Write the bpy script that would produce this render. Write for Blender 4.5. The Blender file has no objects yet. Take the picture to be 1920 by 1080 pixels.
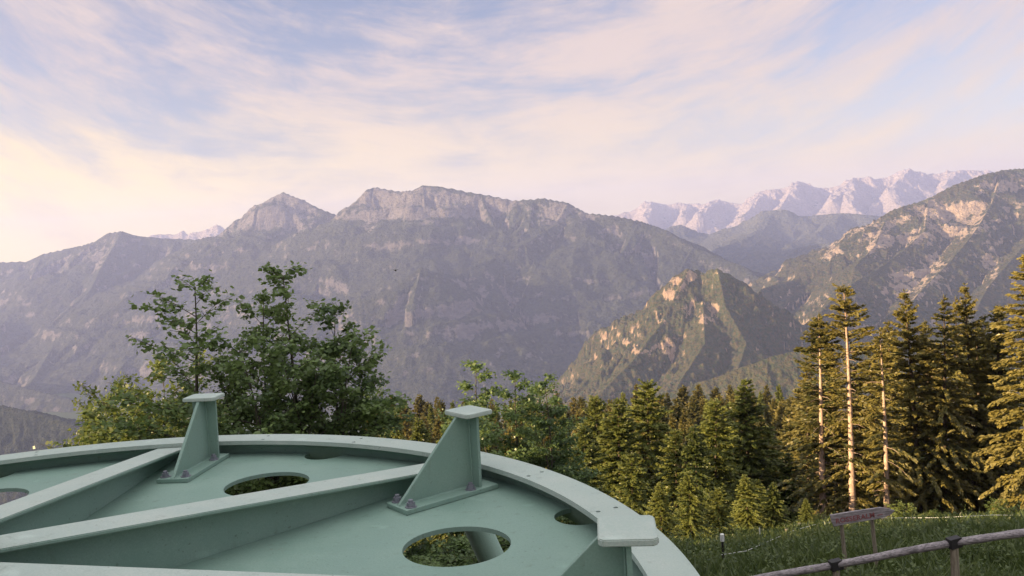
import bpy, bmesh, math, random
import numpy as np
from mathutils import Vector, Matrix, geometry

# ---------------------------------------------------------------- camera, sky, sun, exposure
SC = bpy.context.scene
COL = SC.collection
FPX, PITCH, ROLL = 1564.2, 0.0590, -0.0572          # focal length in px of a 1920 px wide frame
cp, sp, cr, sr = math.cos(PITCH), math.sin(PITCH), math.cos(ROLL), math.sin(ROLL)
FWD = np.array([0, cp, -sp]); R0 = np.array([1., 0, 0]); U0 = np.array([0, sp, cp])
RIGHT = R0 * cr + U0 * sr
UP = -R0 * sr + U0 * cr
cam_data = bpy.data.cameras.new('camera')
cam = bpy.data.objects.new('camera', cam_data); COL.objects.link(cam)
cam.matrix_world = Matrix(((RIGHT[0], UP[0], -FWD[0], 0), (RIGHT[1], UP[1], -FWD[1], 0), (RIGHT[2], UP[2], -FWD[2], 0), (0, 0, 0, 1)))
cam_data.sensor_width = 36; cam_data.lens = 36 * FPX / 1920
cam_data.clip_start = 0.05; cam_data.clip_end = 90000
SC.camera = cam

SUN_AZ, SUN_EL = math.radians(-104), math.radians(11.0)   # azimuth from the view direction, to the left and a little behind
SUN_DIR = Vector((math.sin(SUN_AZ) * math.cos(SUN_EL), math.cos(SUN_AZ) * math.cos(SUN_EL), math.sin(SUN_EL)))
sun_l = bpy.data.lights.new('sun', 'SUN'); sun_l.energy = 5.0; sun_l.angle = math.radians(0.5); sun_l.color = (1.0, 0.73, 0.40)
sun = bpy.data.objects.new('sun', sun_l); COL.objects.link(sun)
sun.rotation_euler = (-SUN_DIR).to_track_quat('-Z', 'Y').to_euler(); sun.location = (-40, 0, 60)

vs = SC.view_settings
SC.display_settings.display_device = 'sRGB'
vs.view_transform = 'Standard'; vs.look = 'None'; vs.exposure = 1.85; vs.gamma = 1.0; vs.use_curve_mapping = False
SC.cycles.use_denoising = True
SC.cycles.denoiser = 'OPENIMAGEDENOISE'
SC.cycles.max_bounces = 6; SC.cycles.diffuse_bounces = 3; SC.cycles.glossy_bounces = 2; SC.cycles.transmission_bounces = 2
SC.cycles.volume_bounces = 1; SC.cycles.caustics_reflective = False; SC.cycles.caustics_refractive = False


class NT:                                           # small node-tree helper
    def __init__(s, tree): s.t = tree; s.t.nodes.clear()
    def n(s, kind, **kw):
        nd = s.t.nodes.new(kind)
        for k, v in kw.items():
            if k == 'inp':
                for i, x in v.items():
                    if isinstance(x, bpy.types.NodeSocket): s.t.links.new(x, nd.inputs[i])
                    else: nd.inputs[i].default_value = x
            else: setattr(nd, k, v)
        return nd
    def math(s, op, a, b=0.0, clamp=False):
        return s.n('ShaderNodeMath', operation=op, use_clamp=clamp, inp={0: a, 1: b}).outputs[0]
    def ramp(s, fac, stops, interp='LINEAR'):
        r = s.n('ShaderNodeValToRGB', inp={0: fac}); cr_ = r.color_ramp; cr_.interpolation = interp
        while len(cr_.elements) < len(stops): cr_.elements.new(0.5)
        for e, (p, c) in zip(cr_.elements, stops):
            e.position = p; e.color = (c[0], c[1], c[2], 1) if not isinstance(c, (int, float)) else (c, c, c, 1)
        return r.outputs[0]
    def mix(s, fac, a, b, mode='MIX'):
        m = s.n('ShaderNodeMix', data_type='RGBA', blend_type=mode)
        for i, x in ((0, fac), (6, a), (7, b)):
            if isinstance(x, bpy.types.NodeSocket): s.t.links.new(x, m.inputs[i])
            elif i == 0: m.inputs[0].default_value = x
            else: m.inputs[i].default_value = (x[0], x[1], x[2], 1)
        return m.outputs[2]
    def noise(s, vec, scale, detail=4, rough=0.55, dist=0.0):
        return s.n('ShaderNodeTexNoise', inp={'Vector': vec, 'Scale': scale, 'Detail': detail, 'Roughness': rough, 'Distortion': dist}).outputs[0]
    def maprange(s, v, a, b, c=0.0, d=1.0):
        return s.n('ShaderNodeMapRange', interpolation_type='SMOOTHSTEP', inp={0: v, 1: a, 2: b, 3: c, 4: d}).outputs[0]
    def mapping(s, vec, scale=(1, 1, 1), rot=(0, 0, 0), loc=(0, 0, 0)):
        return s.n('ShaderNodeMapping', inp={'Vector': vec, 'Location': loc, 'Rotation': rot, 'Scale': scale}).outputs[0]


# sky with high thin cirrus
W = bpy.data.worlds.new('World'); SC.world = W; W.use_nodes = True
t = NT(W.node_tree)
sky = t.n('ShaderNodeTexSky', sky_type='NISHITA', sun_disc=False, sun_elevation=SUN_EL, sun_rotation=SUN_AZ,
          altitude=1400, air_density=1.3, dust_density=2.5, ozone_density=2.0)
tc = t.n('ShaderNodeTexCoord').outputs['Generated']
sep = t.n('ShaderNodeSeparateXYZ', inp={0: tc})
zz = t.math('MAXIMUM', sep.outputs[2], 0.0)
az_ = t.math('ARCTAN2', sep.outputs[0], sep.outputs[1])
bow = t.math('MULTIPLY', t.math('MULTIPLY', t.math('MULTIPLY', az_, az_), t.math('ADD', zz, 0.05)), 1.5)   # streaks fan upwards to both sides
pl = t.n('ShaderNodeCombineXYZ', inp={0: az_, 1: t.math('SUBTRACT', zz, bow), 2: 0.0}).outputs[0]
warp = t.n('ShaderNodeTexNoise', inp={'Vector': t.mapping(pl, (3.0, 7.0, 1)), 'Scale': 1.0, 'Detail': 4}).outputs['Color']
wv = t.n('ShaderNodeVectorMath', operation='MULTIPLY_ADD', inp={0: warp, 1: (0.16, 0.055, 0), 2: pl}).outputs[0]
big = t.noise(t.mapping(wv, (2.4, 6.0, 1), (0, 0, math.radians(6)), (3.1, 1.7, 0)), 1.0, 4, 0.55)
st1 = t.noise(t.mapping(wv, (3.2, 17.0, 1), (0, 0, math.radians(10)), (1.0, 0.4, 0)), 1.0, 12, 0.70, 0.35)
st2 = t.noise(t.mapping(wv, (5.0, 36.0, 1), (0, 0, math.radians(-7)), (0.2, 3.4, 0)), 1.0, 10, 0.68, 0.5)
grain = t.noise(t.mapping(wv, (16, 42, 1), (0, 0, math.radians(14)), (5, 3, 0)), 1.0, 8, 0.66, 0.6)
cl = t.math('ADD', t.math('MULTIPLY', big, 0.85), t.math('ADD', t.math('MULTIPLY', st1, 0.70), t.math('ADD', t.math('MULTIPLY', st2, 0.46), t.math('MULTIPLY', grain, 0.34))))
low = t.maprange(zz, 0.30, 0.0, 0.0, 0.13)          # thin cloud thickens towards the horizon, seen edge-on
cl = t.math('ADD', cl, low)
mask = t.maprange(cl, 1.00, 1.37, 0.0, 0.96)
skc = t.n('ShaderNodeVectorMath', operation='SCALE', inp={0: sky.outputs[0], 'Scale': 0.050}).outputs[0]
skc = t.mix(1.0, skc, (1.32, 1.0, 1.08), 'MULTIPLY')
warmlow = t.maprange(zz, 0.0, 0.22)
sund = t.n('ShaderNodeVectorMath', operation='DOT_PRODUCT', inp={0: tc, 1: tuple(SUN_DIR)}).outputs['Value']
lowc = t.mix(t.maprange(sund, -0.35, 0.75), (0.325, 0.255, 0.145), (0.54, 0.395, 0.10))   # warmer towards the sun
ccol = t.mix(warmlow, lowc, (0.238, 0.192, 0.172))
ccol = t.mix(t.maprange(zz, 0.42, 0.6), ccol, (0.225, 0.225, 0.215))
high = t.maprange(zz, 0.42, 0.75, 1.0, 2.1)         # unseen overhead cloud, added bright to lift the shaded foreground
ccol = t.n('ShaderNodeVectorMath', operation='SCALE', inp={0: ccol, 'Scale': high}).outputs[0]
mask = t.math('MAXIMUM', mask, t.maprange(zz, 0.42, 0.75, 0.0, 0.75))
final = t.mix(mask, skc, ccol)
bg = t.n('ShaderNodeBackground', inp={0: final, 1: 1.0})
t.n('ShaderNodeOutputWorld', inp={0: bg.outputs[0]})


# ---------------------------------------------------------------- helpers
def P(px, py, d):
    """world point seen at photo pixel (1920x1080) at depth d metres ahead"""
    v = FWD + RIGHT * ((px - 960) / FPX) + UP * ((540 - py) / FPX)
    return v * (d / v[1])

def props(o, label=None, cat=None, group=None, kind=None):
    if label: o['label'] = label
    if cat: o['category'] = cat
    if group: o['group'] = group
    if kind: o['kind'] = kind
    return o

def empty(name, loc=(0, 0, 0), rz=0.0):
    o = bpy.data.objects.new(name, None); COL.objects.link(o)
    o.empty_display_size = 0.3
    o.location = loc; o.rotation_euler = (0, 0, rz)
    return o

def mk(name, V, F, mat, parent=None, smooth=False, attr=None):
    """mesh object from numpy vertices and an (n,3)/(n,4) face array, or a list of such arrays"""
    V = np.asarray(V, np.float32)
    Fs = F if isinstance(F, list) else [F]
    Fs = [np.asarray(f, np.int32) for f in Fs if len(f)]
    me = bpy.data.meshes.new(name)
    me.vertices.add(len(V)); me.vertices.foreach_set('co', V.ravel())
    nl = sum(f.size for f in Fs); nf = sum(len(f) for f in Fs)
    me.loops.add(nl); me.polygons.add(nf)
    me.loops.foreach_set('vertex_index', np.concatenate([f.ravel() for f in Fs]))
    tot = np.concatenate([np.full(len(f), f.shape[1], np.int32) for f in Fs])
    me.polygons.foreach_set('loop_start', np.concatenate([[0], np.cumsum(tot)[:-1]]).astype(np.int32))
    me.polygons.foreach_set('loop_total', tot)
    if smooth: me.polygons.foreach_set('use_smooth', np.ones(nf, bool))
    if attr:
        for k, a in attr.items():
            at = me.attributes.new(k, 'FLOAT', 'POINT'); at.data.foreach_set('value', np.asarray(a, np.float32))
    me.materials.append(mat)
    me.update(calc_edges=True)
    o = bpy.data.objects.new(name, me); COL.objects.link(o)
    if parent: o.parent = parent
    return o

class MB:                                            # collects shapes into one mesh
    def __init__(s): s.bm = bmesh.new()
    def box(s, c, size, rot=None, bevel=0.0):
        M = Matrix.Translation(Vector(c)) @ (rot if rot is not None else Matrix.Identity(4)) @ Matrix.Diagonal((size[0], size[1], size[2], 1))
        g = bmesh.ops.create_cube(s.bm, size=1.0, matrix=M)
        if bevel > 0:
            es = {e for v in g['verts'] for e in v.link_edges}
            bmesh.ops.bevel(s.bm, geom=list(es), offset=bevel, segments=2, affect='EDGES', profile=0.6)
        return s
    def prism(s, pts, vec):                          # closed outline swept along a vector
        a = [s.bm.verts.new(p) for p in pts]; b = [s.bm.verts.new(Vector(p) + Vector(vec)) for p in pts]
        n = len(a)
        s.bm.faces.new(a[::-1]); s.bm.faces.new(b)
        for i in range(n): s.bm.faces.new((a[i], a[(i + 1) % n], b[(i + 1) % n], b[i]))
        return s
    def tube(s, pts, rad, n=8, cap=True):
        pts = [Vector(p) for p in pts]; rings = []
        if not isinstance(rad, (list, tuple)): rad = [rad] * len(pts)
        for i, p in enumerate(pts):
            d = (pts[min(i + 1, len(pts) - 1)] - pts[max(i - 1, 0)]).normalized()
            ref = Vector((0, 0, 1)) if abs(d.z) < 0.9 else Vector((1, 0, 0))
            u = d.cross(ref).normalized(); w = u.cross(d)
            rings.append([s.bm.verts.new(p + (u * math.cos(a) + w * math.sin(a)) * rad[i]) for a in [2 * math.pi * k / n for k in range(n)]])
        for a, b in zip(rings, rings[1:]):
            for k in range(n): s.bm.faces.new((a[k], a[(k + 1) % n], b[(k + 1) % n], b[k]))
        if cap: s.bm.faces.new(rings[0][::-1]); s.bm.faces.new(rings[-1])
        return s
    def build(s, name, mat, parent=None, smooth=False):
        bmesh.ops.recalc_face_normals(s.bm, faces=s.bm.faces[:])
        me = bpy.data.meshes.new(name); s.bm.to_mesh(me); s.bm.free(); me.materials.append(mat)
        if smooth:
            for p in me.polygons: p.use_smooth = True
        o = bpy.data.objects.new(name, me); COL.objects.link(o)
        if parent: o.parent = parent
        return o

def kids(o): return [c for c in COL.objects if c.parent == o]
TREE_KIDS = {}
def copy_tree(root, children):
    r = root.copy(); COL.objects.link(r); out = []
    for c in children:
        k = c.copy(); COL.objects.link(k); k.parent = r; out.append(k)
    return r


# gradient noise in numpy ------------------------------------------------------
_rs = np.random.default_rng(7)
_perm = np.concatenate([_rs.permutation(512)] * 2)
_ga = _rs.uniform(0, 2 * np.pi, 512); _gx, _gy = np.cos(_ga), np.sin(_ga)
def pnoise(x, y):
    xi = np.floor(x).astype(int); yi = np.floor(y).astype(int); fx = x - xi; fy = y - yi
    u = fx * fx * fx * (fx * (fx * 6 - 15) + 10); v = fy * fy * fy * (fy * (fy * 6 - 15) + 10)
    def g(i, j, dx, dy):
        h = _perm[(_perm[i & 511] + j) & 511]; return _gx[h] * dx + _gy[h] * dy
    a = g(xi, yi, fx, fy); b = g(xi + 1, yi, fx - 1, fy); c = g(xi, yi + 1, fx, fy - 1); d = g(xi + 1, yi + 1, fx - 1, fy - 1)
    return ((a * (1 - u) + b * u) * (1 - v) + (c * (1 - u) + d * u) * v) * 1.5
def fbm(x, y, o=4, g=0.5):
    s = 0; a = 1.0
    for i in range(o): s = s + a * pnoise(x * 2 ** i + 17.3 * i, y * 2 ** i - 9.1 * i); a *= g
    return s
def ridged(x, y, o=4, g=0.5):
    s = 0; a = 1.0
    for i in range(o): s = s + a * (1 - 2 * np.abs(pnoise(x * 2 ** i + 31.7 * i, y * 2 ** i + 5.3 * i))); a *= g
    return s


# ---------------------------------------------------------------- materials
def material(name):
    m = bpy.data.materials.new(name); m.use_nodes = True
    return m, NT(m.node_tree)

def principled(t, col, rough=0.7, normal=None, metal=0.0, spec=0.4):
    b = t.n('ShaderNodeBsdfPrincipled', inp={'Base Color': col if isinstance(col, bpy.types.NodeSocket) else (*col, 1), 'Roughness': rough, 'Metallic': metal, 'Specular IOR Level': spec})
    if normal is not None: t.t.links.new(normal, b.inputs['Normal'])
    t.n('ShaderNodeOutputMaterial', inp={0: b.outputs[0]})
    return b

def mat_paint(name, col, worn, wear=0.35, bump=0.15):
    m, t = material(name)
    o = t.n('ShaderNodeTexCoord').outputs['Object']
    n1 = t.noise(o, 5.0, 6, 0.65); n2 = t.noise(o, 140.0, 3, 0.6); n3 = t.noise(o, 1.3, 3, 0.5)
    f = t.maprange(t.math('ADD', t.math('MULTIPLY', n1, 0.6), t.math('MULTIPLY', n2, 0.5)), 0.42, 0.78, 0, wear)
    c = t.mix(f, col, worn)
    c = t.mix(t.maprange(n3, 0.35, 0.7, 0, 0.22), c, tuple(x * 0.72 for x in col))
    spk = t.maprange(t.noise(o, 60.0, 2, 0.5), 0.69, 0.75, 0, 0.4)
    c = t.mix(spk, c, (0.05, 0.055, 0.045))
    drip = t.noise(t.mapping(o, (7, 7, 1.2)), 2.4, 6, 0.7)          # grime and faint rust bleeding
    c = t.mix(t.maprange(drip, 0.56, 0.74, 0, 0.35), c, (0.10, 0.115, 0.085))
    stain = t.n('ShaderNodeTexVoronoi', feature='SMOOTH_F1', inp={'Vector': t.n('ShaderNodeVectorMath', operation='MULTIPLY_ADD', inp={0: t.n('ShaderNodeTexNoise', inp={'Vector': o, 'Scale': 6.0, 'Detail': 5}).outputs['Color'], 1: (0.25, 0.25, 0.25), 2: o}).outputs[0], 'Scale': 4.0}).outputs['Distance']
    c = t.mix(t.maprange(stain, 0.16, 0.05, 0, 0.28), c, tuple(min(1, x * 1.5 + 0.03) for x in col))   # dried water marks
    scr = t.noise(t.mapping(o, (1.5, 60, 1.5), (0, 0, 0.7)), 3.0, 3, 0.6)
    c = t.mix(t.maprange(scr, 0.70, 0.76, 0, 0.45), c, tuple(min(1, x * 1.6 + 0.04) for x in col))      # scratches
    rust = t.noise(o, 3.1, 9, 0.75)
    c = t.mix(t.maprange(rust, 0.635, 0.71, 0, 0.5), c, (0.16, 0.095, 0.055))
    c = t.mix(t.maprange(t.noise(o, 420.0, 2, 0.5), 0.3, 0.7, 0, 0.22), c, tuple(x * 0.6 for x in col))
    bp = t.n('ShaderNodeBump', inp={'Strength': bump, 'Distance': 0.004, 'Height': n2})
    principled(t, c, t.maprange(n1, 0.3, 0.7, 0.48, 0.7), bp.outputs[0], spec=0.35)
    return m

def mat_bark(name, c1, c2, scale=6):
    m, t = material(name)
    o = t.n('ShaderNodeTexCoord').outputs['Object']
    n = t.noise(t.mapping(o, (scale, scale, scale * 0.35)), 2.2, 6, 0.7)
    c = t.ramp(n, [(0.3, c1), (0.7, c2)])
    bp = t.n('ShaderNodeBump', inp={'Strength': 0.8, 'Distance': 0.05, 'Height': n})
    principled(t, c, 0.9, bp.outputs[0], spec=0.15)
    return m

def mat_leaf(name, dark, light, trans=0.25, scale=0.9, rnd=0.35):
    m, t = material(name)
    g = t.n('ShaderNodeNewGeometry')
    oi = t.n('ShaderNodeObjectInfo').outputs['Random']
    n = t.noise(g.outputs['Position'], scale, 3, 0.6)
    at = t.n('ShaderNodeAttribute', attribute_name='tone').outputs['Fac']
    f = t.math('ADD', t.math('MULTIPLY', n, 0.55), t.math('ADD', t.math('MULTIPLY', at, 0.5), t.math('MULTIPLY', t.math('SUBTRACT', oi, 0.5), rnd)))
    c = t.mix(t.maprange(f, 0.2, 0.85), dark, light)
    d = t.n('ShaderNodeBsdfDiffuse', inp={0: c, 1: 0.6})
    tr = t.n('ShaderNodeBsdfTranslucent', inp={0: t.mix(0.5, c, light)})
    gl = t.n('ShaderNodeBsdfGlossy', inp={0: (1, 1, 1, 1), 1: 0.45})
    a = t.n('ShaderNodeMixShader', inp={0: trans, 1: d.outputs[0], 2: tr.outputs[0]})
    b = t.n('ShaderNodeMixShader', inp={0: 0.03, 1: a.outputs[0], 2: gl.outputs[0]})
    t.n('ShaderNodeOutputMaterial', inp={0: b.outputs[0]})
    return m

def mat_wood(name, c1, c2, grain=(4, 40, 40)):
    m, t = material(name)
    o = t.n('ShaderNodeTexCoord').outputs['Object']
    n = t.noise(t.mapping(o, grain), 1.5, 5, 0.65); k = t.noise(o, 5, 3)
    c = t.mix(t.maprange(n, 0.35, 0.65), c1, c2); c = t.mix(t.maprange(k, 0.5, 0.75, 0, 0.5), c, tuple(x * 0.6 for x in c1))
    bp = t.n('ShaderNodeBump', inp={'Strength': 0.5, 'Distance': 0.01, 'Height': n})
    principled(t, c, 0.85, bp.outputs[0], spec=0.2)
    return m

def mat_plain(name, col, rough=0.6, metal=0.0, var=0.2):
    m, t = material(name)
    o = t.n('ShaderNodeTexCoord').outputs['Object']
    n = t.noise(o, 18, 4)
    principled(t, t.mix(t.maprange(n, 0.3, 0.7, 0, 1), col, tuple(x * (1 - var) for x in col)), rough, None, metal)
    return m

def mat_mountain(name, forest=(0.040, 0.055, 0.028), forest2=(0.085, 0.10, 0.042), rock=(0.36, 0.32, 0.28), meadow=(0.13, 0.15, 0.06),
                 tree=18.0, rock_bias=0.0, alt0=0.0, alt1=500.0, alt_amt=0.35, meadow_amt=0.3):
    m, t = material(name)
    g = t.n('ShaderNodeNewGeometry'); pos = g.outputs['Position']
    nz = t.n('ShaderNodeSeparateXYZ', inp={0: g.outputs['Normal']}).outputs[2]
    alt = t.n('ShaderNodeSeparateXYZ', inp={0: pos}).outputs[2]
    n1 = t.noise(pos, 1 / 240, 9, 0.68); n2 = t.noise(pos, 1 / 60, 6, 0.7); n3 = t.noise(pos, 1 / tree, 3, 0.6)
    cl_ = t.n('ShaderNodeAttribute', attribute_name='cliff').outputs['Fac']
    r = t.math('ADD', t.math('MULTIPLY', t.math('SUBTRACT', 0.84, nz), 1.9), t.math('MULTIPLY', t.math('SUBTRACT', n1, 0.5), 1.3))
    r = t.math('ADD', r, t.math('MULTIPLY', t.math('SUBTRACT', n2, 0.5), 1.5))
    r = t.math('ADD', r, t.maprange(alt, alt0, alt1, 0, alt_amt))
    r = t.math('ADD', r, t.math('MULTIPLY', cl_, t.math('ADD', 0.05, t.math('MULTIPLY', n2, 1.0))))
    rm = t.maprange(t.math('ADD', r, rock_bias), 0.29, 0.56)
    fc = t.mix(t.maprange(n3, 0.35, 0.65), forest, forest2)
    fc = t.mix(t.maprange(n1, 0.52, 0.72, 0, 0.5), fc, forest2)
    mm = t.math('MULTIPLY', t.maprange(n1, 0.50, 0.60), t.maprange(alt, alt0, alt1, 0, meadow_amt))
    fc = t.mix(mm, fc, meadow)
    rc = t.mix(t.maprange(t.noise(t.mapping(pos, (1, 1, 3.5)), 1 / 60, 5, 0.7), 0.3, 0.7), tuple(x * 0.6 for x in rock), rock)
    c = t.mix(rm, fc, rc)
    h = t.math('ADD', t.math('MULTIPLY', n3, 0.55), t.math('MULTIPLY', n2, 1.2))
    bp = t.n('ShaderNodeBump', inp={'Strength': 1.0, 'Distance': tree * 1.8, 'Height': h})
    principled(t, c, 0.95, bp.outputs[0], spec=0.05)
    return m

PAINT = mat_paint('green_steel_paint', (0.190, 0.295, 0.250), (0.29, 0.385, 0.335), 0.5)
PAINT_FLANGE = mat_paint('pale_flange_paint', (0.355, 0.435, 0.395), (0.52, 0.545, 0.505), 0.7)  # paler green for the rim flange, spoke tops and bracket top plates
BOLT = mat_plain('zinc_bolt', (0.27, 0.27, 0.32), 0.45, 0.5)
BARK = mat_bark('spruce_bark', (0.20, 0.13, 0.10), (0.58, 0.43, 0.34))
BARK_D = mat_bark('dark_spruce_bark', (0.05, 0.038, 0.028), (0.14, 0.105, 0.08))
BARK2 = mat_bark('grey_bark', (0.05, 0.045, 0.038), (0.13, 0.115, 0.095))
NEEDLE = mat_leaf('spruce_needles', (0.038, 0.054, 0.020), (0.240, 0.200, 0.055), 0.30, 0.5)
NEEDLE2 = mat_leaf('young_conifer_needles', (0.050, 0.078, 0.022), (0.250, 0.265, 0.062), 0.34, 0.5)
LEAF = mat_leaf('maple_leaves', (0.060, 0.105, 0.040), (0.200, 0.280, 0.090), 0.35, 1.4)
LEAF2 = mat_leaf('sunny_shrub_leaves', (0.070, 0.11, 0.028), (0.20, 0.235, 0.058), 0.32, 1.2)
GRASS = mat_leaf('meadow_grass', (0.040, 0.068, 0.019), (0.125, 0.160, 0.045), 0.25, 0.6)
WOODGREY = mat_wood('weathered_grey_wood', (0.16, 0.142, 0.150), (0.40, 0.355, 0.37))
WOODSTAKE = mat_wood('brown_grey_stake', (0.15, 0.12, 0.09), (0.30, 0.26, 0.20), (40, 40, 3))
DARKIRON = mat_plain('dark_iron', (0.035, 0.032, 0.035), 0.55, 0.3)
WHITEP = mat_plain('white_plastic', (0.75, 0.75, 0.72), 0.5)
REDPAINT = mat_plain('faded_red_paint', (0.28, 0.09, 0.09), 0.8)
BIRDM = mat_plain('black_feathers', (0.012, 0.012, 0.014), 0.7)


# ---------------------------------------------------------------- ground
_by = np.array([-400, -60, -20, 0, 8, 11, 16, 30, 45, 100, 250, 400, 700, 1200, 1900])
_bz = np.array([20, 3, -2, -4.3, -4.95, -5.3, -6.6, -11.5, -16.7, -37, -70, -120, -300, -560, -800])
def zg(x, y):
    x = np.asarray(x, float); y = np.asarray(y, float)
    z = np.interp(y, _by, _bz)
    r = np.hypot(x, y)
    l = np.maximum(0, -x - 6 - 0.15 * np.maximum(y, 0)); z = z - 0.28 * l * np.clip(y / 15, 0, 1)
    z = np.minimum(z, np.interp(r, [0, 150, 300, 600, 1900], [60, 60, -30, -170, -800]))
    return z + 0.25 * fbm(x / 9, y / 9, 3) * np.clip(r / 12, 0, 1) + 0.02 * fbm(x, y, 2)

rr = np.concatenate([[0.0], np.geomspace(1.0, 2500, 130), np.geomspace(3000, 60000, 12)])
na = 240
aa = np.linspace(0, 2 * np.pi, na, endpoint=False)
A, R = np.meshgrid(aa, rr)
X, Y = R * np.sin(A), R * np.cos(A)
Z = np.where(R < 1900, zg(X, Y), -800 + 0 * X)
V = np.c_[X.ravel(), Y.ravel(), Z.ravel()]
i, j = np.meshgrid(np.arange(len(rr) - 1), np.arange(na), indexing='ij')
F = np.stack([i * na + j, i * na + (j + 1) % na, (i + 1) * na + (j + 1) % na, (i + 1) * na + j], -1).reshape(-1, 4)
m, t = material('meadow_soil')
pos = t.n('ShaderNodeNewGeometry').outputs['Position']
c = t.mix(t.maprange(t.noise(pos, 0.8, 6, 0.65), 0.35, 0.65), (0.030, 0.048, 0.016), (0.075, 0.095, 0.032))
c = t.mix(t.maprange(t.noise(pos, 0.15, 3), 0.55, 0.7, 0, 0.6), c, (0.085, 0.07, 0.04))
bp = t.n('ShaderNodeBump', inp={'Strength': 0.8, 'Distance': 0.15, 'Height': t.noise(pos, 6, 5, 0.7)})
principled(t, c, 0.95, bp.outputs[0], spec=0.05)
ground = props(mk('ground', V, F, m, smooth=True), 'steep grassy slope falling away from the steel wheel towards the wooded valley', 'ground', kind='structure')


# ---------------------------------------------------------------- mountains
def massif(name, label, cat, mat, az, naz, dr, nd, ridges, k=0.5, top=60.0, topl=90.0, rib=(200, 700, 60), rough=(300, 40), seed=0, cliffs=(), canopy=(60, 8)):
    """height field: the highest of many ridge lines, each falling away on both sides, carved by ribs and gullies"""
    a = np.linspace(math.radians(az[0]), math.radians(az[1]), naz)
    d = np.geomspace(dr[0], dr[1], nd)
    Dg, Ag = np.meshgrid(d, np.tan(a), indexing='ij')
    x = (Dg * Ag).ravel(); y = Dg.ravel()
    wx = x + 60 * fbm(x / 500 + seed, y / 500, 3); wy = y + 60 * fbm(x / 500 - 40, y / 500 + seed, 3)
    h = np.full(x.shape, -1e9); S = np.zeros_like(x); DD = np.zeros_like(x)
    s0 = seed * 1000.0
    for rl in ridges:
        kk = k
        if isinstance(rl, tuple): rl, kk = rl
        pts = [P(px, py, dk * 1000) for px, py, dk in rl]
        for p, q in zip(pts, pts[1:]):
            e = q - p; L2 = e[0] ** 2 + e[1] ** 2; L = math.sqrt(L2)
            # near the crest use the true distance, further down the warped one
            for_first = np.clip(((x - p[0]) * e[0] + (y - p[1]) * e[1]) / L2, 0, 1)
            dist = np.hypot(x - p[0] - for_first * e[0], y - p[1] - for_first * e[1])
            tt = np.clip(((wx - p[0]) * e[0] + (wy - p[1]) * e[1]) / L2, 0, 1)
            distw = np.hypot(wx - p[0] - tt * e[0], wy - p[1] - tt * e[1])
            w = np.clip(dist / 250, 0, 1); dist = dist * (1 - w) + distw * w
            zc = p[2] + e[2] * (for_first * (1 - w) + tt * w)
            hh = zc - kk * dist - top * (1 - np.exp(-dist / topl))
            b = hh > h
            h = np.where(b, hh, h); S = np.where(b, s0 + tt * L, S); DD = np.where(b, dist, DD)
            s0 += L
    amp = np.clip((DD - 30) / 330, 0, 1)
    rl_, rd_, ra_ = rib
    h = h + amp * ra_ * (np.minimum(ridged(S / rl_, DD / rd_ + seed, 4, 0.55), 1.25) - 1.25) + np.clip(DD / 60, 0.12, 1) * rough[1] * 0.35 * ridged(x / rough[0], y / rough[0] + seed, 5, 0.55)
    h = h - 0.12 * rough[1]
    h = h + np.clip(DD / 30, 0.25, 1) * canopy[1] * fbm(x / canopy[0], y / canopy[0], 3, 0.65)
    h = np.maximum(h, -815 + 0 * h)
    cl_ = np.zeros_like(x)
    for px, py, dk, rx, rz in cliffs:
        c = P(px, py, dk * 1000)
        lat = x / y - c[0] / c[1]
        cl_ += np.exp(-(lat * dk * 1000 / rx) ** 2 - ((h - c[2]) / rz) ** 2)
    cl_ = cl_ * np.clip(0.55 + 0.55 * ridged(S / (rl_ * 0.35), DD / (rd_ * 0.25) + 3, 4, 0.6) + 0.3 * fbm(x / rl_, y / rl_, 3), 0, 1.2)
    V = np.c_[x, y, h]
    i, j = np.meshgrid(np.arange(nd - 1), np.arange(naz - 1), indexing='ij')
    F = np.stack([i * naz + j, i * naz + j + 1, (i + 1) * naz + j + 1, (i + 1) * naz + j], -1).reshape(-1, 4)
    keep = (h[F] > -812).any(1)
    F = F[keep]
    o = mk(name, V, F, mat, smooth=True, attr={'cliff': np.clip(cl_, 0, 1)})
    return props(o, label, cat, kind='structure')

M_MAIN = mat_mountain('main_mountain', rock_bias=0.0, alt0=-50, alt1=450, alt_amt=0.24, tree=22, rock=(0.185, 0.168, 0.168), forest=(0.032, 0.040, 0.034), forest2=(0.060, 0.066, 0.048))
M_RIGHT = mat_mountain('right_mountain', rock_bias=-0.06, alt0=-300, alt1=300, alt_amt=0.30, tree=15, forest2=(0.100, 0.082, 0.045), rock=(0.42, 0.32, 0.25), meadow_amt=0.7)
M_HILL = mat_mountain('near_hill', rock_bias=-0.43, alt0=-500, alt1=0, alt_amt=0.15, tree=11, forest2=(0.086, 0.070, 0.040), rock=(0.40, 0.285, 0.21))
M_DARK = mat_mountain('shade_toned_shoulder', forest=(0.022, 0.030, 0.026), forest2=(0.040, 0.046, 0.036), rock=(0.08, 0.07, 0.07), rock_bias=-0.4, tree=12)  # forest tones darkened to stand in for shade on the left hill
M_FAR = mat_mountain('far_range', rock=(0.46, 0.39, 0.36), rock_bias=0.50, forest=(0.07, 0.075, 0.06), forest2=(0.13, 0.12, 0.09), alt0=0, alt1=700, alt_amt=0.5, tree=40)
M_MID = mat_mountain('mid_ridges', forest=(0.075, 0.088, 0.085), forest2=(0.13, 0.13, 0.095), rock_bias=-0.30, alt0=-100, alt1=400, alt_amt=0.1, tree=30, meadow=(0.22, 0.20, 0.09), meadow_amt=1.0)

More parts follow.
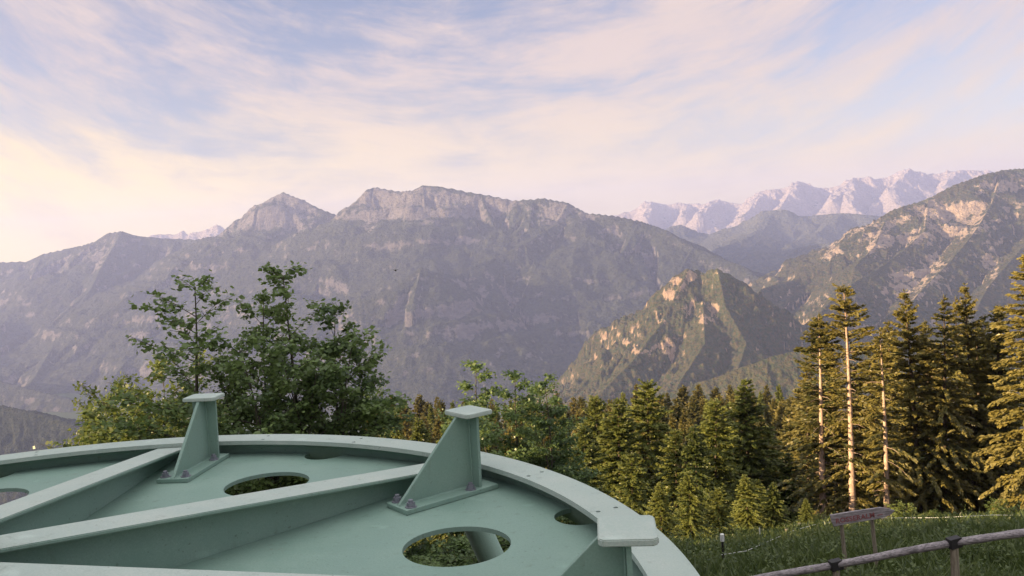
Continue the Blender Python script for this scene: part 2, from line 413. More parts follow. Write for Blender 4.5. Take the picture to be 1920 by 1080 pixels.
massif('mountain', 'long hazy grey-violet mountain with two rocky summits filling the centre and left', 'mountain', M_MAIN,
       (-37, 18.5), 760, (3400, 11500), 330,
       [[(-220, 505, 8.8), (-60, 492, 8.6), (0, 490, 8.5), (50, 489, 8.4), (80, 475, 8.4), (120, 466, 8.3), (150, 460, 8.3), (175, 452, 8.2), (200, 435, 8.2), (230, 431, 8.1), (260, 440, 8.1), (330, 446, 8.1), (390, 448, 8.0), (430, 430, 8.0), (445, 410, 8.0), (465, 408, 8.0), (490, 380, 7.9), (530, 358, 7.8), (560, 370, 7.7), (600, 390, 7.6), (643, 406, 7.5), (660, 380, 7.3), (700, 349, 7.2), (750, 357, 7.1), (775, 355, 7.0), (792, 346, 7.0), (830, 349, 7.0), (900, 362, 6.9), (965, 374, 6.8), (1020, 370, 6.7), (1065, 378, 6.6), (1100, 397, 6.5), (1150, 402, 6.4), (1200, 412, 6.3), (1250, 430, 6.1), (1300, 460, 5.9), (1350, 480, 5.7), (1400, 500, 5.5), (1430, 526, 5.3), (1470, 600, 5.0)],
        [(1065, 378, 6.6), (1040, 420, 6.3), (985, 452, 6.0), (930, 480, 5.8), (880, 498, 5.6), (850, 514, 5.5), (820, 510, 5.3), (790, 498, 5.2), (740, 535, 5.05), (680, 557, 5.0), (610, 575, 5.1), (560, 610, 5.2)],
        [(790, 498, 5.2), (775, 560, 4.9), (765, 640, 4.65), (775, 700, 4.5)],
        [(530, 358, 7.8), (540, 420, 7.4), (548, 450, 7.1), (500, 500, 6.7), (430, 545, 6.3), (330, 605, 5.8), (240, 670, 5.3), (170, 760, 4.6)],
        [(643, 420, 7.5), (600, 450, 7.1), (560, 480, 6.8), (520, 540, 6.3)],
        [(230, 431, 8.1), (190, 500, 7.4), (170, 540, 7.0), (80, 620, 6.3)],
        [(80, 475, 8.4), (40, 560, 7.3), (-40, 660, 6.0), (-110, 740, 5.0)],
        [(170, 540, 7.0), (110, 630, 6.1), (55, 720, 5.2), (20, 780, 4.6)],
        [(-200, 690, 5.0), (0, 712, 4.8), (120, 742, 4.6), (230, 790, 4.3), (330, 850, 4.1)],
        [(-60, 492, 8.6), (-110, 600, 7.0), (-190, 720, 5.4)],
        [(330, 446, 8.1), (300, 520, 7.3), (190, 600, 6.5)],
        [(420, 560, 6.1), (470, 600, 5.6), (440, 680, 5.0), (400, 740, 4.6)],
        [(700, 349, 7.2), (690, 420, 6.8), (640, 500, 6.2)],
        [(792, 346, 7.0), (800, 420, 6.5), (830, 470, 6.0)],
        [(900, 362, 6.9), (930, 430, 6.4)],
        [(1200, 412, 6.3), (1150, 500, 5.7), (1050, 600, 5.1), (960, 680, 4.7)],
        [(1300, 460, 5.9), (1240, 560, 5.3), (1150, 660, 4.8), (1080, 720, 4.5)],
        [(985, 452, 6.0), (1000, 540, 5.5), (920, 640, 4.95), (860, 700, 4.6)]],
       k=0.47, top=70, topl=130, rib=(240, 900, 85), rough=(420, 60), seed=3,
       cliffs=[(175, 480, 7.6, 110, 90), (545, 390, 7.6, 220, 150), (720, 375, 7.1, 260, 130), (820, 385, 6.9, 230, 130), (690, 420, 6.9, 60, 120), (1040, 400, 6.5, 120, 90), (1100, 405, 6.4, 80, 50), (945, 380, 6.8, 120, 60)])

massif('mountain', 'rocky wooded mountain flank rising at the right edge, lit by low sun', 'mountain', M_RIGHT,
       (12, 40), 560, (2100, 7200), 300,
       [[(2150, 300, 5.6), (2000, 305, 5.4), (1920, 314, 5.2), (1880, 317, 5.1), (1840, 326, 5.0), (1800, 341, 4.9), (1740, 371, 4.8), (1690, 386, 4.7), (1660, 411, 4.6), (1620, 426, 4.5), (1570, 460, 4.4), (1520, 500, 4.3), (1490, 522, 4.2), (1450, 532, 4.1), (1425, 540, 4.0), (1380, 570, 3.9)],
        [(1740, 371, 4.8), (1735, 430, 4.4), (1690, 470, 4.1), (1640, 505, 3.8), (1580, 540, 3.5), (1540, 580, 3.3), (1530, 640, 3.0)],
        [(1880, 317, 5.1), (1860, 380, 4.6), (1830, 430, 4.2), (1780, 490, 3.8), (1720, 550, 3.4), (1680, 620, 3.0)],
        [(2000, 330, 5.0), (1960, 420, 4.3), (1900, 480, 3.8), (1850, 540, 3.4), (1810, 620, 2.9)],
        [(1660, 411, 4.6), (1640, 460, 4.2), (1600, 500, 3.9)],
        [(2100, 400, 4.4), (2020, 520, 3.6), (1960, 640, 2.8)]],
       k=0.42, top=45, topl=90, rib=(170, 600, 62), rough=(260, 48), canopy=(40, 8), seed=11,
       cliffs=[(1715, 530, 3.5, 90, 55), (1760, 510, 3.6, 60, 40), (1690, 545, 3.4, 50, 40), (1860, 500, 3.7, 36, 60), (1610, 430, 4.4, 150, 40), (1640, 460, 4.2, 60, 60), (1790, 430, 4.2, 160, 60), (1740, 395, 4.6, 130, 50), (1820, 400, 4.4, 90, 50), (1880, 350, 4.9, 60, 35), (1850, 345, 4.9, 40, 30), (1700, 450, 4.2, 110, 35), (1560, 480, 4.1, 60, 40)])

massif('hill', 'steep wooded hill with bare pale cliffs below its double top, right of centre', 'hill', M_HILL,
       (0, 30), 560, (1700, 4300), 260,
       [([(985, 800, 3.3), (1035, 735, 3.25), (1060, 700, 3.2), (1100, 664, 3.2), (1160, 612, 3.15), (1200, 582, 3.1), (1235, 556, 3.1), (1255, 532, 3.05), (1270, 510, 3.0), (1290, 499, 3.0), (1312, 510, 3.0), (1330, 503, 2.98), (1345, 501, 2.96), (1370, 512, 2.95), (1400, 530, 2.95), (1425, 560, 3.0), (1460, 600, 3.1), (1520, 660, 3.2)], 1.0),
        [(1290, 499, 3.0), (1262, 560, 2.88), (1235, 610, 2.78), (1180, 680, 2.6), (1120, 740, 2.45)],
        [(1345, 501, 2.96), (1360, 570, 2.8), (1400, 640, 2.6), (1380, 700, 2.4)],
        [(1318, 560, 2.86), (1322, 640, 2.6), (1270, 720, 2.35), (1250, 790, 2.2)],
        [(1200, 582, 3.1), (1150, 660, 2.85), (1090, 720, 2.7), (1050, 770, 2.6)]],
       k=0.74, top=8, topl=50, rib=(120, 300, 54), rough=(160, 50), canopy=(30, 10), seed=23,
       cliffs=[(1262, 540, 2.9, 34, 36), (1275, 565, 2.85, 42, 26), (1300, 582, 2.8, 46, 24), (1330, 598, 2.75, 46, 20), (1290, 525, 2.95, 60, 26), (1240, 610, 2.8, 16, 45), (1235, 650, 2.7, 40, 14), (1190, 655, 2.75, 50, 14), (1175, 640, 2.8, 18, 12), (1300, 510, 2.95, 50, 12)])

massif('hill', 'low wooded ridge with a sunlit crest and dark flank behind the right-hand spruces', 'hill', M_HILL,
       (5, 34), 420, (1200, 2700), 130,
       [[(1130, 800, 2.0), (1180, 770, 2.0), (1230, 742, 2.0), (1290, 719, 2.0), (1340, 704, 2.0), (1400, 682, 2.0), (1450, 663, 2.0), (1500, 652, 2.0), (1600, 640, 2.0), (1750, 630, 2.0), (1950, 640, 2.0)]],
       k=0.5, top=12, topl=30, rib=(70, 250, 16), rough=(110, 20), canopy=(22, 6), seed=31)

massif('hill', 'dark violet wooded shoulder low at the left edge', 'hill', M_DARK,
       (-40, -20), 300, (1500, 3600), 130,
       [[(-260, 700, 2.6), (-60, 748, 2.5), (0, 757, 2.45), (60, 770, 2.4), (110, 782, 2.35), (150, 800, 2.3), (175, 840, 2.2), (200, 900, 2.1)]],
       k=0.5, top=12, topl=40, rib=(90, 300, 20), rough=(140, 24), canopy=(26, 6), seed=41)

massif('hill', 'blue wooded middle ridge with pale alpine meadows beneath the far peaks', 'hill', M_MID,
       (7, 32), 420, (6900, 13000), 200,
       [[(1200, 455, 9.84), (1240, 430, 9.84), (1258, 423, 9.84), (1275, 419, 9.84), (1300, 432, 9.84), (1340, 440, 9.68), (1380, 432, 9.51), (1420, 405, 9.43), (1440, 394, 9.43), (1460, 392, 9.43), (1490, 405, 9.35), (1530, 402, 9.27), (1570, 398, 9.27), (1610, 400, 9.18), (1660, 405, 9.18), (1720, 395, 9.18), (1850, 390, 9.18)],
        [(1440, 394, 9.43), (1420, 430, 8.69), (1360, 460, 8.04)], [(1570, 398, 9.27), (1540, 430, 8.61), (1480, 455, 8.04)]],
       k=0.33, top=50, topl=200, rib=(400, 1200, 49.20), rough=(600, 60), seed=51)

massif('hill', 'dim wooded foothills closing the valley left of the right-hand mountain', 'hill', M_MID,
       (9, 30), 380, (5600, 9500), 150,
       [[(1300, 520, 7.6), (1350, 490, 7.5), (1385, 472, 7.5), (1420, 468, 7.4), (1450, 474, 7.4), (1500, 462, 7.2), (1540, 455, 7.1), (1600, 450, 7.0), (1700, 450, 7.0)],
        [(1380, 520, 6.6), (1430, 500, 6.5), (1490, 488, 6.4), (1560, 480, 6.3), (1650, 470, 6.3)]],
       k=0.36, top=30, topl=120, rib=(260, 800, 45), rough=(360, 45), seed=61)

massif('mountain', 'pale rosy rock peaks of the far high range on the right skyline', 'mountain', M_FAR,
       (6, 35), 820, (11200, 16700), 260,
       [[(1120, 405, 15.12), (1160, 400, 15.12), (1180, 395, 15.12), (1205, 380, 15.12), (1222, 375, 15.12), (1250, 380, 15.12), (1290, 379, 15.12), (1315, 381, 14.98), (1340, 374, 14.83), (1375, 378, 14.76), (1400, 380, 14.62), (1410, 368, 14.40), (1425, 358, 14.40), (1442, 357, 14.40), (1460, 352, 14.40), (1478, 349, 14.40), (1495, 337, 14.40), (1512, 341, 14.40), (1530, 351, 14.40), (1555, 353, 14.40), (1578, 344, 14.26), (1600, 330, 14.11), (1625, 331, 14.11), (1640, 333, 14.11), (1665, 328, 14.11), (1685, 318, 14.11), (1700, 316, 14.04), (1718, 320, 14.04), (1735, 327, 14.04), (1760, 323, 14.04), (1785, 319, 14.04), (1810, 316, 14.04), (1840, 318, 14.04), (1900, 330, 14.04), (2000, 335, 14.04)],
        [(1425, 358, 14.40), (1405, 390, 13.54), (1390, 405, 13.10)], [(1495, 337, 14.40), (1470, 375, 13.54), (1455, 400, 12.96)],
        [(1600, 330, 14.11), (1590, 360, 13.39), (1600, 385, 12.82)], [(1600, 330, 14.11), (1560, 372, 13.25)], [(1640, 375, 13.25), (1625, 395, 12.82)],
        [(1700, 316, 14.04), (1670, 350, 13.39), (1690, 385, 12.67)], [(1785, 319, 14.04), (1770, 350, 13.25)], [(1340, 374, 14.83), (1310, 400, 13.82)], [(1222, 375, 15.12), (1210, 405, 14.26)], [(1290, 379, 15.12), (1280, 405, 14.26)]],
       k=0.60, top=200, topl=260, rib=(420, 1500, 165.60), rough=(600, 190), seed=71)

massif('mountain', 'tiny pale blue peaks far off behind the saddle on the left', 'mountain', M_FAR,
       (-28, -15), 240, (10600, 14800), 110,
       [[(240, 455, 12.96), (285, 440, 12.96), (310, 435, 12.96), (325, 438, 12.96), (340, 432, 12.96), (352, 441, 12.96), (365, 434, 12.96), (385, 429, 12.96), (405, 420, 12.96), (415, 430, 12.96), (440, 445, 12.96), (500, 460, 12.96)]],
       k=0.5, top=120, topl=200, rib=(400, 1500, 79.20), rough=(500, 90), canopy=(110, 22), seed=81)


# ---------------------------------------------------------------- steel wheel
CX, CY = -1.863, 2.249
RO, RI = 2.359, 2.212
Z_RIM, Z_DISC = -1.0, -1.0845
AZ2 = 1.578 - math.pi / 4
def rad(az, r, off, z):                              # wheel coordinates (about its own hub)
    return Vector((r * math.cos(az) - off * math.sin(az), r * math.sin(az) + off * math.cos(az), z))

def pierced(outer, inner, holes, z0, z1):
    """flat ring or disc with round holes cut through it, as a solid plate between z0 (top) and z1"""
    pts, edges = [], []
    def loop(c, r, n):
        b = len(pts)
        for k in range(n):
            a = 2 * math.pi * k / n; pts.append(Vector((c[0] + r * math.cos(a), c[1] + r * math.sin(a))))
            edges.append((b + k, b + (k + 1) % n))
    loop((0, 0), outer, 288)
    if inner: loop((0, 0), inner, 288)
    for c, r, n in holes: loop(c, r, n)
    vo, eo, fo, _, _, _ = geometry.delaunay_2d_cdt(pts, edges, [], 0, 1e-6)
    keep = []
    for f in fo:
        c = sum((vo[k] for k in f), Vector((0, 0))) / len(f)
        rc = c.length
        if rc > outer or (inner and rc < inner * math.cos(math.pi / 288) - 1e-5 and all(vo[k].length < inner + 1e-4 for k in f)): continue
        if any((c - Vector(h)).length < r * 0.9999 and all((vo[k] - Vector(h)).length < r + 1e-4 for k in f) for h, r, n in holes): continue
        keep.append(f)
    bm = bmesh.new()
    bv = [bm.verts.new((v.x, v.y, z0)) for v in vo]
    for f in keep: bm.faces.new([bv[k] for k in f])
    for v in [v for v in bm.verts if not v.link_faces]: bm.verts.remove(v)
    for f in bm.faces:
        if f.normal.z < 0: f.normal_flip()
    bm.normal_update()
    top = list(bm.faces)
    ex = bmesh.ops.extrude_face_region(bm, geom=top)
    nv = [g for g in ex['geom'] if isinstance(g, bmesh.types.BMVert)]
    for v in nv: v.co.z = z1
    bmesh.ops.recalc_face_normals(bm, faces=bm.faces[:])
    s = MB(); s.bm.free(); s.bm = bm
    return s

wheel = props(empty('steel_wheel', (CX, CY, 0)), 'large pale green steel wheel with spokes, round cut-outs and bolted brackets in the foreground', 'steel wheel')
holes = []
for k in range(8):
    a = AZ2 + k * math.pi / 4
    c = rad(a - math.pi / 8, 1.751, 0, 0); holes.append(((c.x, c.y), 0.1945, 56))
    c = rad(a + 0.41, 2.272, 0, 0); holes.append(((c.x, c.y), 0.102, 36))
pierced(2.2862, 0.32, holes, Z_DISC, Z_DISC - 0.018).build('disc_plate', PAINT, wheel)
rh = []
for k in range(8):
    for da in (-0.222, 0.315):
        for r_ in (2.243, 2.318):
            c = rad(AZ2 + k * math.pi / 4 + da + (r_ - 2.243) * 0.06, r_, 0, 0); rh.append(((c.x, c.y), 0.0095, 12))
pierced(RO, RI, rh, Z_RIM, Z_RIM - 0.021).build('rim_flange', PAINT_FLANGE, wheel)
# rim web, a rolled wall under the flange, with bolt holes drawn as small dark studs
n = 288
ring = lambda r, z: np.c_[r * np.cos(np.linspace(0, 2 * np.pi, n, endpoint=False)), r * np.sin(np.linspace(0, 2 * np.pi, n, endpoint=False)), np.full(n, z)]
Vw = np.r_[ring(2.287, Z_RIM - 0.022), ring(2.287, -1.135), ring(2.305, -1.135), ring(2.305, Z_RIM - 0.022)]
ii = np.arange(n); jj = (ii + 1) % n
Fw = np.concatenate([np.stack([a_ * n + ii, a_ * n + jj, b_ * n + jj, b_ * n + ii], -1) for a_, b_ in ((0, 1), (1, 2), (2, 3))])
mk('rim_web', Vw, Fw, PAINT, wheel, smooth=False)
for k in range(8):
    a = AZ2 + k * math.pi / 4 + 0.352
    MB().tube([rad(a, 2.2865, 0, -1.112), rad(a, 2.2760, 0, -1.112)], 0.012, 10).build('rim_hole_stud', DARKIRON, wheel)

def fl_z(r): return -1.0184 + 0.2236 * (RI - r) / RI - 0.0035
def spoke():
    s = MB(); r0, r1, w, th = 0.26, 2.205, 0.082, 0.014
    pts = lambda r, o, dz: (r, o, fl_z(r) + dz)
    a = [pts(r0, -w, 0), pts(r1, -w, 0), pts(r1, w, 0), pts(r0, w, 0)]
    s.prism(a, (0, 0, -th))
    web = [(r0, -0.006, fl_z(r0) - th - 0.001), (2.284, -0.006, fl_z(2.284) - th - 0.001), (2.284, -0.006, Z_DISC + 0.0005), (r0, -0.006, Z_DISC + 0.0005)]
    s.prism(web, (0, 0.012, 0))
    bmesh.ops.bevel(s.bm, geom=[e for e in s.bm.edges if e.calc_length() > 1.5 and abs(e.verts[0].co.y) > 0.05], offset=0.003, segments=2, affect='EDGES')
    return s
sp0 = spoke().build('spoke', PAINT, wheel)
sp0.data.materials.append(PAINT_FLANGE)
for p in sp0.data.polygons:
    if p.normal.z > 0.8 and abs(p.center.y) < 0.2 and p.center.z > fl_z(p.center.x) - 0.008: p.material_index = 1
for k in range(8):
    o = sp0 if k == 0 else sp0.copy()
    if k: COL.objects.link(o); o.parent = wheel
    o.rotation_euler = (0, 0, AZ2 + k * math.pi / 4)
# hub
s = MB(); s.tube([(0, 0, -1.40), (0, 0, -0.80)], 0.24, 48); s.tube([(0, 0, -0.80), (0, 0, -0.775)], 0.33, 48); s.tube([(0, 0, -0.775), (0, 0, -0.70)], 0.12, 32)
s.build('hub', PAINT, wheel)
for k in range(12): a = k * math.pi / 6; MB().tube([(0.285 * math.cos(a), 0.285 * math.sin(a), -0.775), (0.285 * math.cos(a), 0.285 * math.sin(a), -0.755)], 0.016, 6).build('hub_bolt', BOLT, wheel)
# inclined steel struts below the disc, seen through the round cut-outs
zc = float(zg(CX, CY))
s = MB()
s.tube([(0, 0, -1.38), (0, 0, zc - 0.2)], 0.30, 32)
s.build('support_column', PAINT, wheel, smooth=True)
for sg in (1, -1):
    q = Vector(P(843, 940, 4.2)) - Vector((CX, CY, 0)); q.z = Z_DISC - 0.03
    b = Vector(P(1300, 1870, 4.2)) - Vector((CX, CY, 0))
    q = Vector((q.x * sg, q.y * sg, q.z)); b = Vector((b.x * sg, b.y * sg, b.z))
    st_ = MB().tube([q, b], 0.068, 24).build('strut', PAINT, wheel, smooth=True)

# bolted brackets: base plate, gusset, outer flange, top plate, four bolts
def bracket_parts(parent, proto=None):
    z0 = Z_DISC + 0.001; zt = z0 + 0.02; zb = -0.752
    if proto:
        out = []
        for c in proto:
            k = c.copy(); COL.objects.link(k); k.parent = parent; out.append(k)
        return out
    bp_ = MB().box((1.970, 0, z0 + 0.010), (0.472, 0.158, 0.020), bevel=0.003).build('base_plate', PAINT, parent)
    g = MB(); g.prism([(1.742, -0.008, zt), (2.118, -0.008, zt), (2.118, -0.008, zb), (2.055, -0.008, zb)], (0, 0.016, 0))
    bmesh.ops.bevel(g.bm, geom=g.bm.edges[:], offset=0.0015, segments=1, affect='EDGES')
    gs = g.build('gusset', PAINT, parent)
    f = MB(); f.prism([(2.119, -0.058, zt), (2.119, 0.058, zt), (2.119, 0.064, zb), (2.119, -0.064, zb)], (0.013, 0, 0)); fl = f.build('back_flange', PAINT, parent)
    tp = MB()
    rc = 0.012; x0, x1, y0, y1 = 2.052, 2.198, -0.088, 0.088
    o_ = [(x0 + rc, y0), (x1 - rc, y0), (x1, y0 + rc), (x1, y1 - rc), (x1 - rc, y1), (x0 + rc, y1), (x0, y1 - rc), (x0, y0 + rc)]
    tp.prism([(x, y, -0.751) for x, y in o_], (0, 0, 0.018))
    bmesh.ops.bevel(tp.bm, geom=tp.bm.edges[:], offset=0.003, segments=2, affect='EDGES')
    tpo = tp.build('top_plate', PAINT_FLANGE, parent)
    wb = MB(); wb.tube([(1.745, -0.009, zt), (2.118, -0.009, zt)], 0.0055, 6); wb.tube([(1.745, 0.009, zt), (2.118, 0.009, zt)], 0.0055, 6); wb.tube([(2.117, -0.0095, zt), (2.117, -0.0095, zb)], 0.005, 6); wb.tube([(2.117, 0.0095, zt), (2.117, 0.0095, zb)], 0.005, 6)
    out = [bp_, gs, fl, tpo, wb.build('weld_bead', PAINT, parent)]
    for (x, y) in ((1.772, -0.052), (1.772, 0.052), (2.075, -0.052), (2.175, 0.035)):
        b = MB(); b.tube([(x, y, zt), (x, y, zt + 0.004)], 0.024, 16); b.tube([(x, y, zt + 0.004), (x, y, zt + 0.020)], 0.017, 6); b.tube([(x, y, zt + 0.020), (x, y, zt + 0.030)], 0.010, 10)
        out.append(b.build('bolt', BOLT, parent))
    return out
proto = None
for k in range(8):
    a = AZ2 + k * math.pi / 4 - 0.105
    br = empty('bracket', (0, 0, 0), a); br.parent = wheel
    if proto is None: proto = bracket_parts(br)
    else: bracket_parts(br, proto)


# ---------------------------------------------------------------- trees
def sprays(rng, base, dirv, length, width, roll=None):
    """kite-shaped needle sprays or leaves; base (n,3), dirv (n,3)"""
    n = len(base)
    d = dirv / np.maximum(np.linalg.norm(dirv, axis=1, keepdims=True), 1e-6)
    ref = rng.normal(size=(n, 3)) * 0.6 + np.array([0, 0, 1.0])
    side = np.cross(d, ref); side /= np.maximum(np.linalg.norm(side, axis=1, keepdims=True), 1e-6)
    L = length[:, None]; w = width[:, None]
    p0 = base; p1 = base + d * L * 0.45 + side * w; p2 = base + d * L; p3 = base + d * L * 0.45 - side * w
    V = np.stack([p0, p1, p2, p3], 1).reshape(-1, 3)
    F = np.arange(4 * n).reshape(-1, 4)
    return V, F

def limb(pts, rads, nseg=5):
    pts = np.asarray(pts, float); V = []; F = []
    for i, p in enumerate(pts):
        d = pts[min(i + 1, len(pts) - 1)] - pts[max(i - 1, 0)]; d = d / (np.linalg.norm(d) + 1e-9)
        ref = np.array([0, 0, 1.0]) if abs(d[2]) < 0.9 else np.array([1.0, 0, 0])
        u = np.cross(d, ref); u /= np.linalg.norm(u); w = np.cross(u, d)
        for k in range(nseg):
            a = 2 * np.pi * k / nseg; V.append(p + (u * np.cos(a) + w * np.sin(a)) * rads[i])
    for i in range(len(pts) - 1):
        for k in range(nseg): F.append((i * nseg + k, i * nseg + (k + 1) % nseg, (i + 1) * nseg + (k + 1) % nseg, (i + 1) * nseg + k))
    return np.array(V), np.array(F)

class Bag:
    def __init__(s): s.V = []; s.F = []; s.n = 0; s.T = []
    def add(s, V, F, tone=None):
        s.V.append(V); s.F.append(F + s.n); s.n += len(V); s.T.append(np.full(len(V), 0.5) if tone is None else tone)
    def make(s, name, mat, parent): return mk(name, np.concatenate(s.V), np.concatenate(s.F), mat, parent, attr={'tone': np.concatenate(s.T)})

def spruce(name, seed, H, R, base=0.08, whorl=0.42, nb=6, step=0.11, mat=NEEDLE, bare=None, trunk_r=0.0125, gap=0.12, power=0.75, spl=0.21, dead=0):
    """spruce: trunk with whorled limbs, and a crown of drooping needle sprays; bare = (azimuth, half width, thin) leaves that side thin"""
    rng = np.random.default_rng(seed)
    root = empty(name)
    tr = Bag(); cr_ = Bag()
    zs = np.linspace(0, H, 14)
    lx = 0.12 * np.sin(zs / H * 3 + seed) * H / 14; ly = 0.10 * np.cos(zs / H * 2.3 + seed) * H / 14
    lx -= lx[0]; ly -= ly[0]
    tr0 = H * trunk_r
    V, F = limb(np.c_[lx, ly, zs], np.maximum(tr0 * (1 - zs / H) ** 0.85 * (1 + 0.35 * np.exp(-zs / 0.5)), 0.012), 10); tr.add(V, F)
    z = base * H
    while z < H * 0.985:
        tt = (z - base * H) / (H * (1 - base))
        prof = (1 - tt) ** power * min(1, 0.55 + tt * 3.5)
        nbr = max(3, int(round(nb * (0.7 + 0.6 * rng.random()))))
        a0 = rng.random() * 6.28
        for b in range(nbr):
            if rng.random() < gap: continue
            a = a0 + 2 * np.pi * b / nbr + rng.normal(0, 0.25)
            L = R * prof * rng.uniform(0.5, 1.2) * (0.9 + 0.25 * math.sin(a * 2 + z * 0.9 + seed) * (1 - tt))
            thin = 1.0
            if bare is not None:
                da = abs((a - bare[0] + np.pi) % (2 * np.pi) - np.pi)
                if da < bare[1] and tt < 0.80: thin = bare[2]
                if thin < 0.5 and rng.random() > thin + 0.15: continue
            L = max(L, 0.12)
            rise = 0.10 + 0.55 * tt + rng.normal(0, 0.10); droop = 0.70 - 0.5 * tt + rng.normal(0, 0.10)
            zj = min(z + rng.uniform(-0.9, 0.9) * whorl, H * 0.985)
            bx, by = np.interp(zj, zs, lx), np.interp(zj, zs, ly)
            dv = np.array([np.cos(a), np.sin(a)])
            def at(s): return np.stack([bx + dv[0] * L * s, by + dv[1] * L * s, zj + L * (rise * s - droop * s * s + 0.12 * s ** 3)], -1)
            sv = np.linspace(0, 0.95, 5)
            V, F = limb(at(sv), 0.018 * (0.4 + L / 3) * (1 - sv * 0.8), 3); tr.add(V, F)
            m = max(4, int((L + 0.25) / step * 9.5 * thin))
            s_ = rng.uniform(0.02, 1.0, m) ** 0.75
            bp_ = at(s_)
            tang = at(np.minimum(s_ + 0.05, 1.05)) - bp_; tang /= np.linalg.norm(tang, axis=1, keepdims=True)
            sgn = rng.choice([-1, 1], m); lat = np.stack([-dv[1] * sgn, dv[0] * sgn, np.zeros(m)], -1)
            k1 = rng.uniform(0.15, 1.1, m)[:, None] * np.clip(1.4 - s_, 0.3, 1.2)[:, None]
            dirv = tang + lat * k1 + np.array([0, 0, -1.0]) * rng.uniform(-0.1, 1.0, m)[:, None]
            ln = spl * rng.uniform(0.55, 1.25, m) * (0.55 + 0.45 * min(1, L / 1.2))
            V, F = sprays(rng, bp_ + rng.normal(0, 0.03, (m, 3)), dirv, ln, ln * rng.uniform(0.18, 0.34, m))
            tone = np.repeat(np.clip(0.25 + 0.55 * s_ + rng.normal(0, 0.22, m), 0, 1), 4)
            cr_.add(V, F, tone)
        z += whorl * (1.15 - 0.55 * tt) * rng.uniform(0.8, 1.2)
    # leader tuft
    m = 14; bz = np.c_[np.full(m, lx[-1]), np.full(m, ly[-1]), H - rng.uniform(0, 0.5, m)]
    dv = rng.normal(size=(m, 3)) * 0.4 + np.array([0, 0, 1.0]); V, F = sprays(rng, bz, dv, rng.uniform(0.15, 0.34, m), rng.uniform(0.02, 0.05, m)); cr_.add(V, F)
    for q in range(dead):                            # dry broken stubs on the bare lower trunk
        zz_ = rng.uniform(0.06, 0.75) * H; a = rng.random() * 6.28; L = rng.uniform(0.25, 0.9)
        p = np.array([np.interp(zz_, zs, lx), np.interp(zz_, zs, ly), zz_])
        V, F = limb([p, p + np.array([np.cos(a), np.sin(a), 0.05]) * L * 0.6, p + np.array([np.cos(a), np.sin(a), -0.12]) * L], [0.022, 0.014, 0.006], 4); tr.add(V, F)
    to = tr.make('trunk', BARK if bare is not None else BARK_D, root); co = cr_.make('crown', mat, root)
    TREE_KIDS[root.name] = [to, co]; root['_h'] = H
    return root

def broadleaf(name, seed, H, R, n_br=16, leaves=2200, leaf=0.10, mat=LEAF, base=0.25, stems=1, power=0.8, up=0.55, droopy=0.0):
    """slender broadleaf: leader(s) with rising limbs, twigs, and flat tiers of single leaves"""
    rng = np.random.default_rng(seed)
    root = empty(name); tr = Bag(); cr_ = Bag()
    per = leaves / (stems * n_br)
    for st in range(stems):
        ang = rng.random() * 6.28; off = 0 if stems == 1 else R * 0.55
        hh = H * (1 if st == 0 else rng.uniform(0.6, 0.92))
        zs = np.linspace(0, hh, 9); bend = (zs / hh) ** 1.3
        cxs = np.cos(ang) * off * bend + 0.04 * H * np.sin(zs * 1.1 + seed + st) * (zs / hh) * 0.5; cys = np.sin(ang) * off * bend + 0.03 * H * np.cos(zs * 0.9 + st) * (zs / hh) * 0.5
        V, F = limb(np.c_[cxs, cys, zs], 0.012 * hh * (1 - zs / hh * 0.9), 7); tr.add(V, F)
        for b in range(n_br + 1):
            tt = (b + rng.random() * 0.7) / n_br if b < n_br else 1.0
            tt = min(tt, 0.985)
            z0 = hh * (base + (1 - base) * tt); p0 = np.array([np.interp(z0, zs, cxs), np.interp(z0, zs, cys), z0])
            a = b * 2.4 + rng.normal(0, 0.4)
            L = R * ((1 - tt) ** power * rng.uniform(0.6, 1.2) + 0.10)
            u = up * (0.8 + 0.8 * tt) + rng.normal(0, 0.12)
            dv = np.array([np.cos(a), np.sin(a), u])
            sv = np.linspace(0, 1, 6)
            pts = p0 + dv * L * sv[:, None] + np.array([0, 0, -0.28 * L]) * (sv ** 2)[:, None] * (1 - tt + droopy)
            V, F = limb(pts, 0.010 * (0.5 + L / 2.0) * (1 - 0.85 * sv), 4); tr.add(V, F)
            nt = max(4, int(3 + L * 8))
            for q in range(nt):
                s0 = rng.uniform(0.25, 1.0) if q else 1.0
                tp_ = np.array([np.interp(s0, sv, pts[:, k]) for k in range(3)])
                ta = a + rng.normal(0, 0.9); tl = rng.uniform(0.15, 0.55) * (0.3 + 0.7 * min(1, L))
                te = tp_ + np.array([np.cos(ta), np.sin(ta), rng.uniform(-0.05, 0.55)]) * tl
                V, F = limb([tp_, te], [0.006, 0.003], 3); tr.add(V, F)
                m = max(4, int(per / nt * rng.uniform(0.6, 1.4) * min(2.2, 0.15 + 1.6 * L / R)))
                w = rng.uniform(0.1, 1.1, m)[:, None]
                bp_ = tp_ * (1 - w) + te * w + rng.normal(0, 0.055, (m, 3)) * np.array([1.25, 1.25, 0.8])
                aa_ = rng.uniform(0, 6.28, m)
                dvv = np.stack([np.cos(aa_), np.sin(aa_), rng.normal(-0.28, 0.3, m)], -1)
                ln = leaf * rng.uniform(0.65, 1.25, m)
                V, F = sprays(rng, bp_, dvv, ln, ln * rng.uniform(0.34, 0.46, m))
                cr_.add(V, F, np.repeat(np.clip(rng.normal(0.45, 0.22, m), 0, 1), 4))
    to = tr.make('trunk', BARK2, root); co = cr_.make('crown', mat, root)
    TREE_KIDS[root.name] = [to, co]; root['_h'] = H
    return root

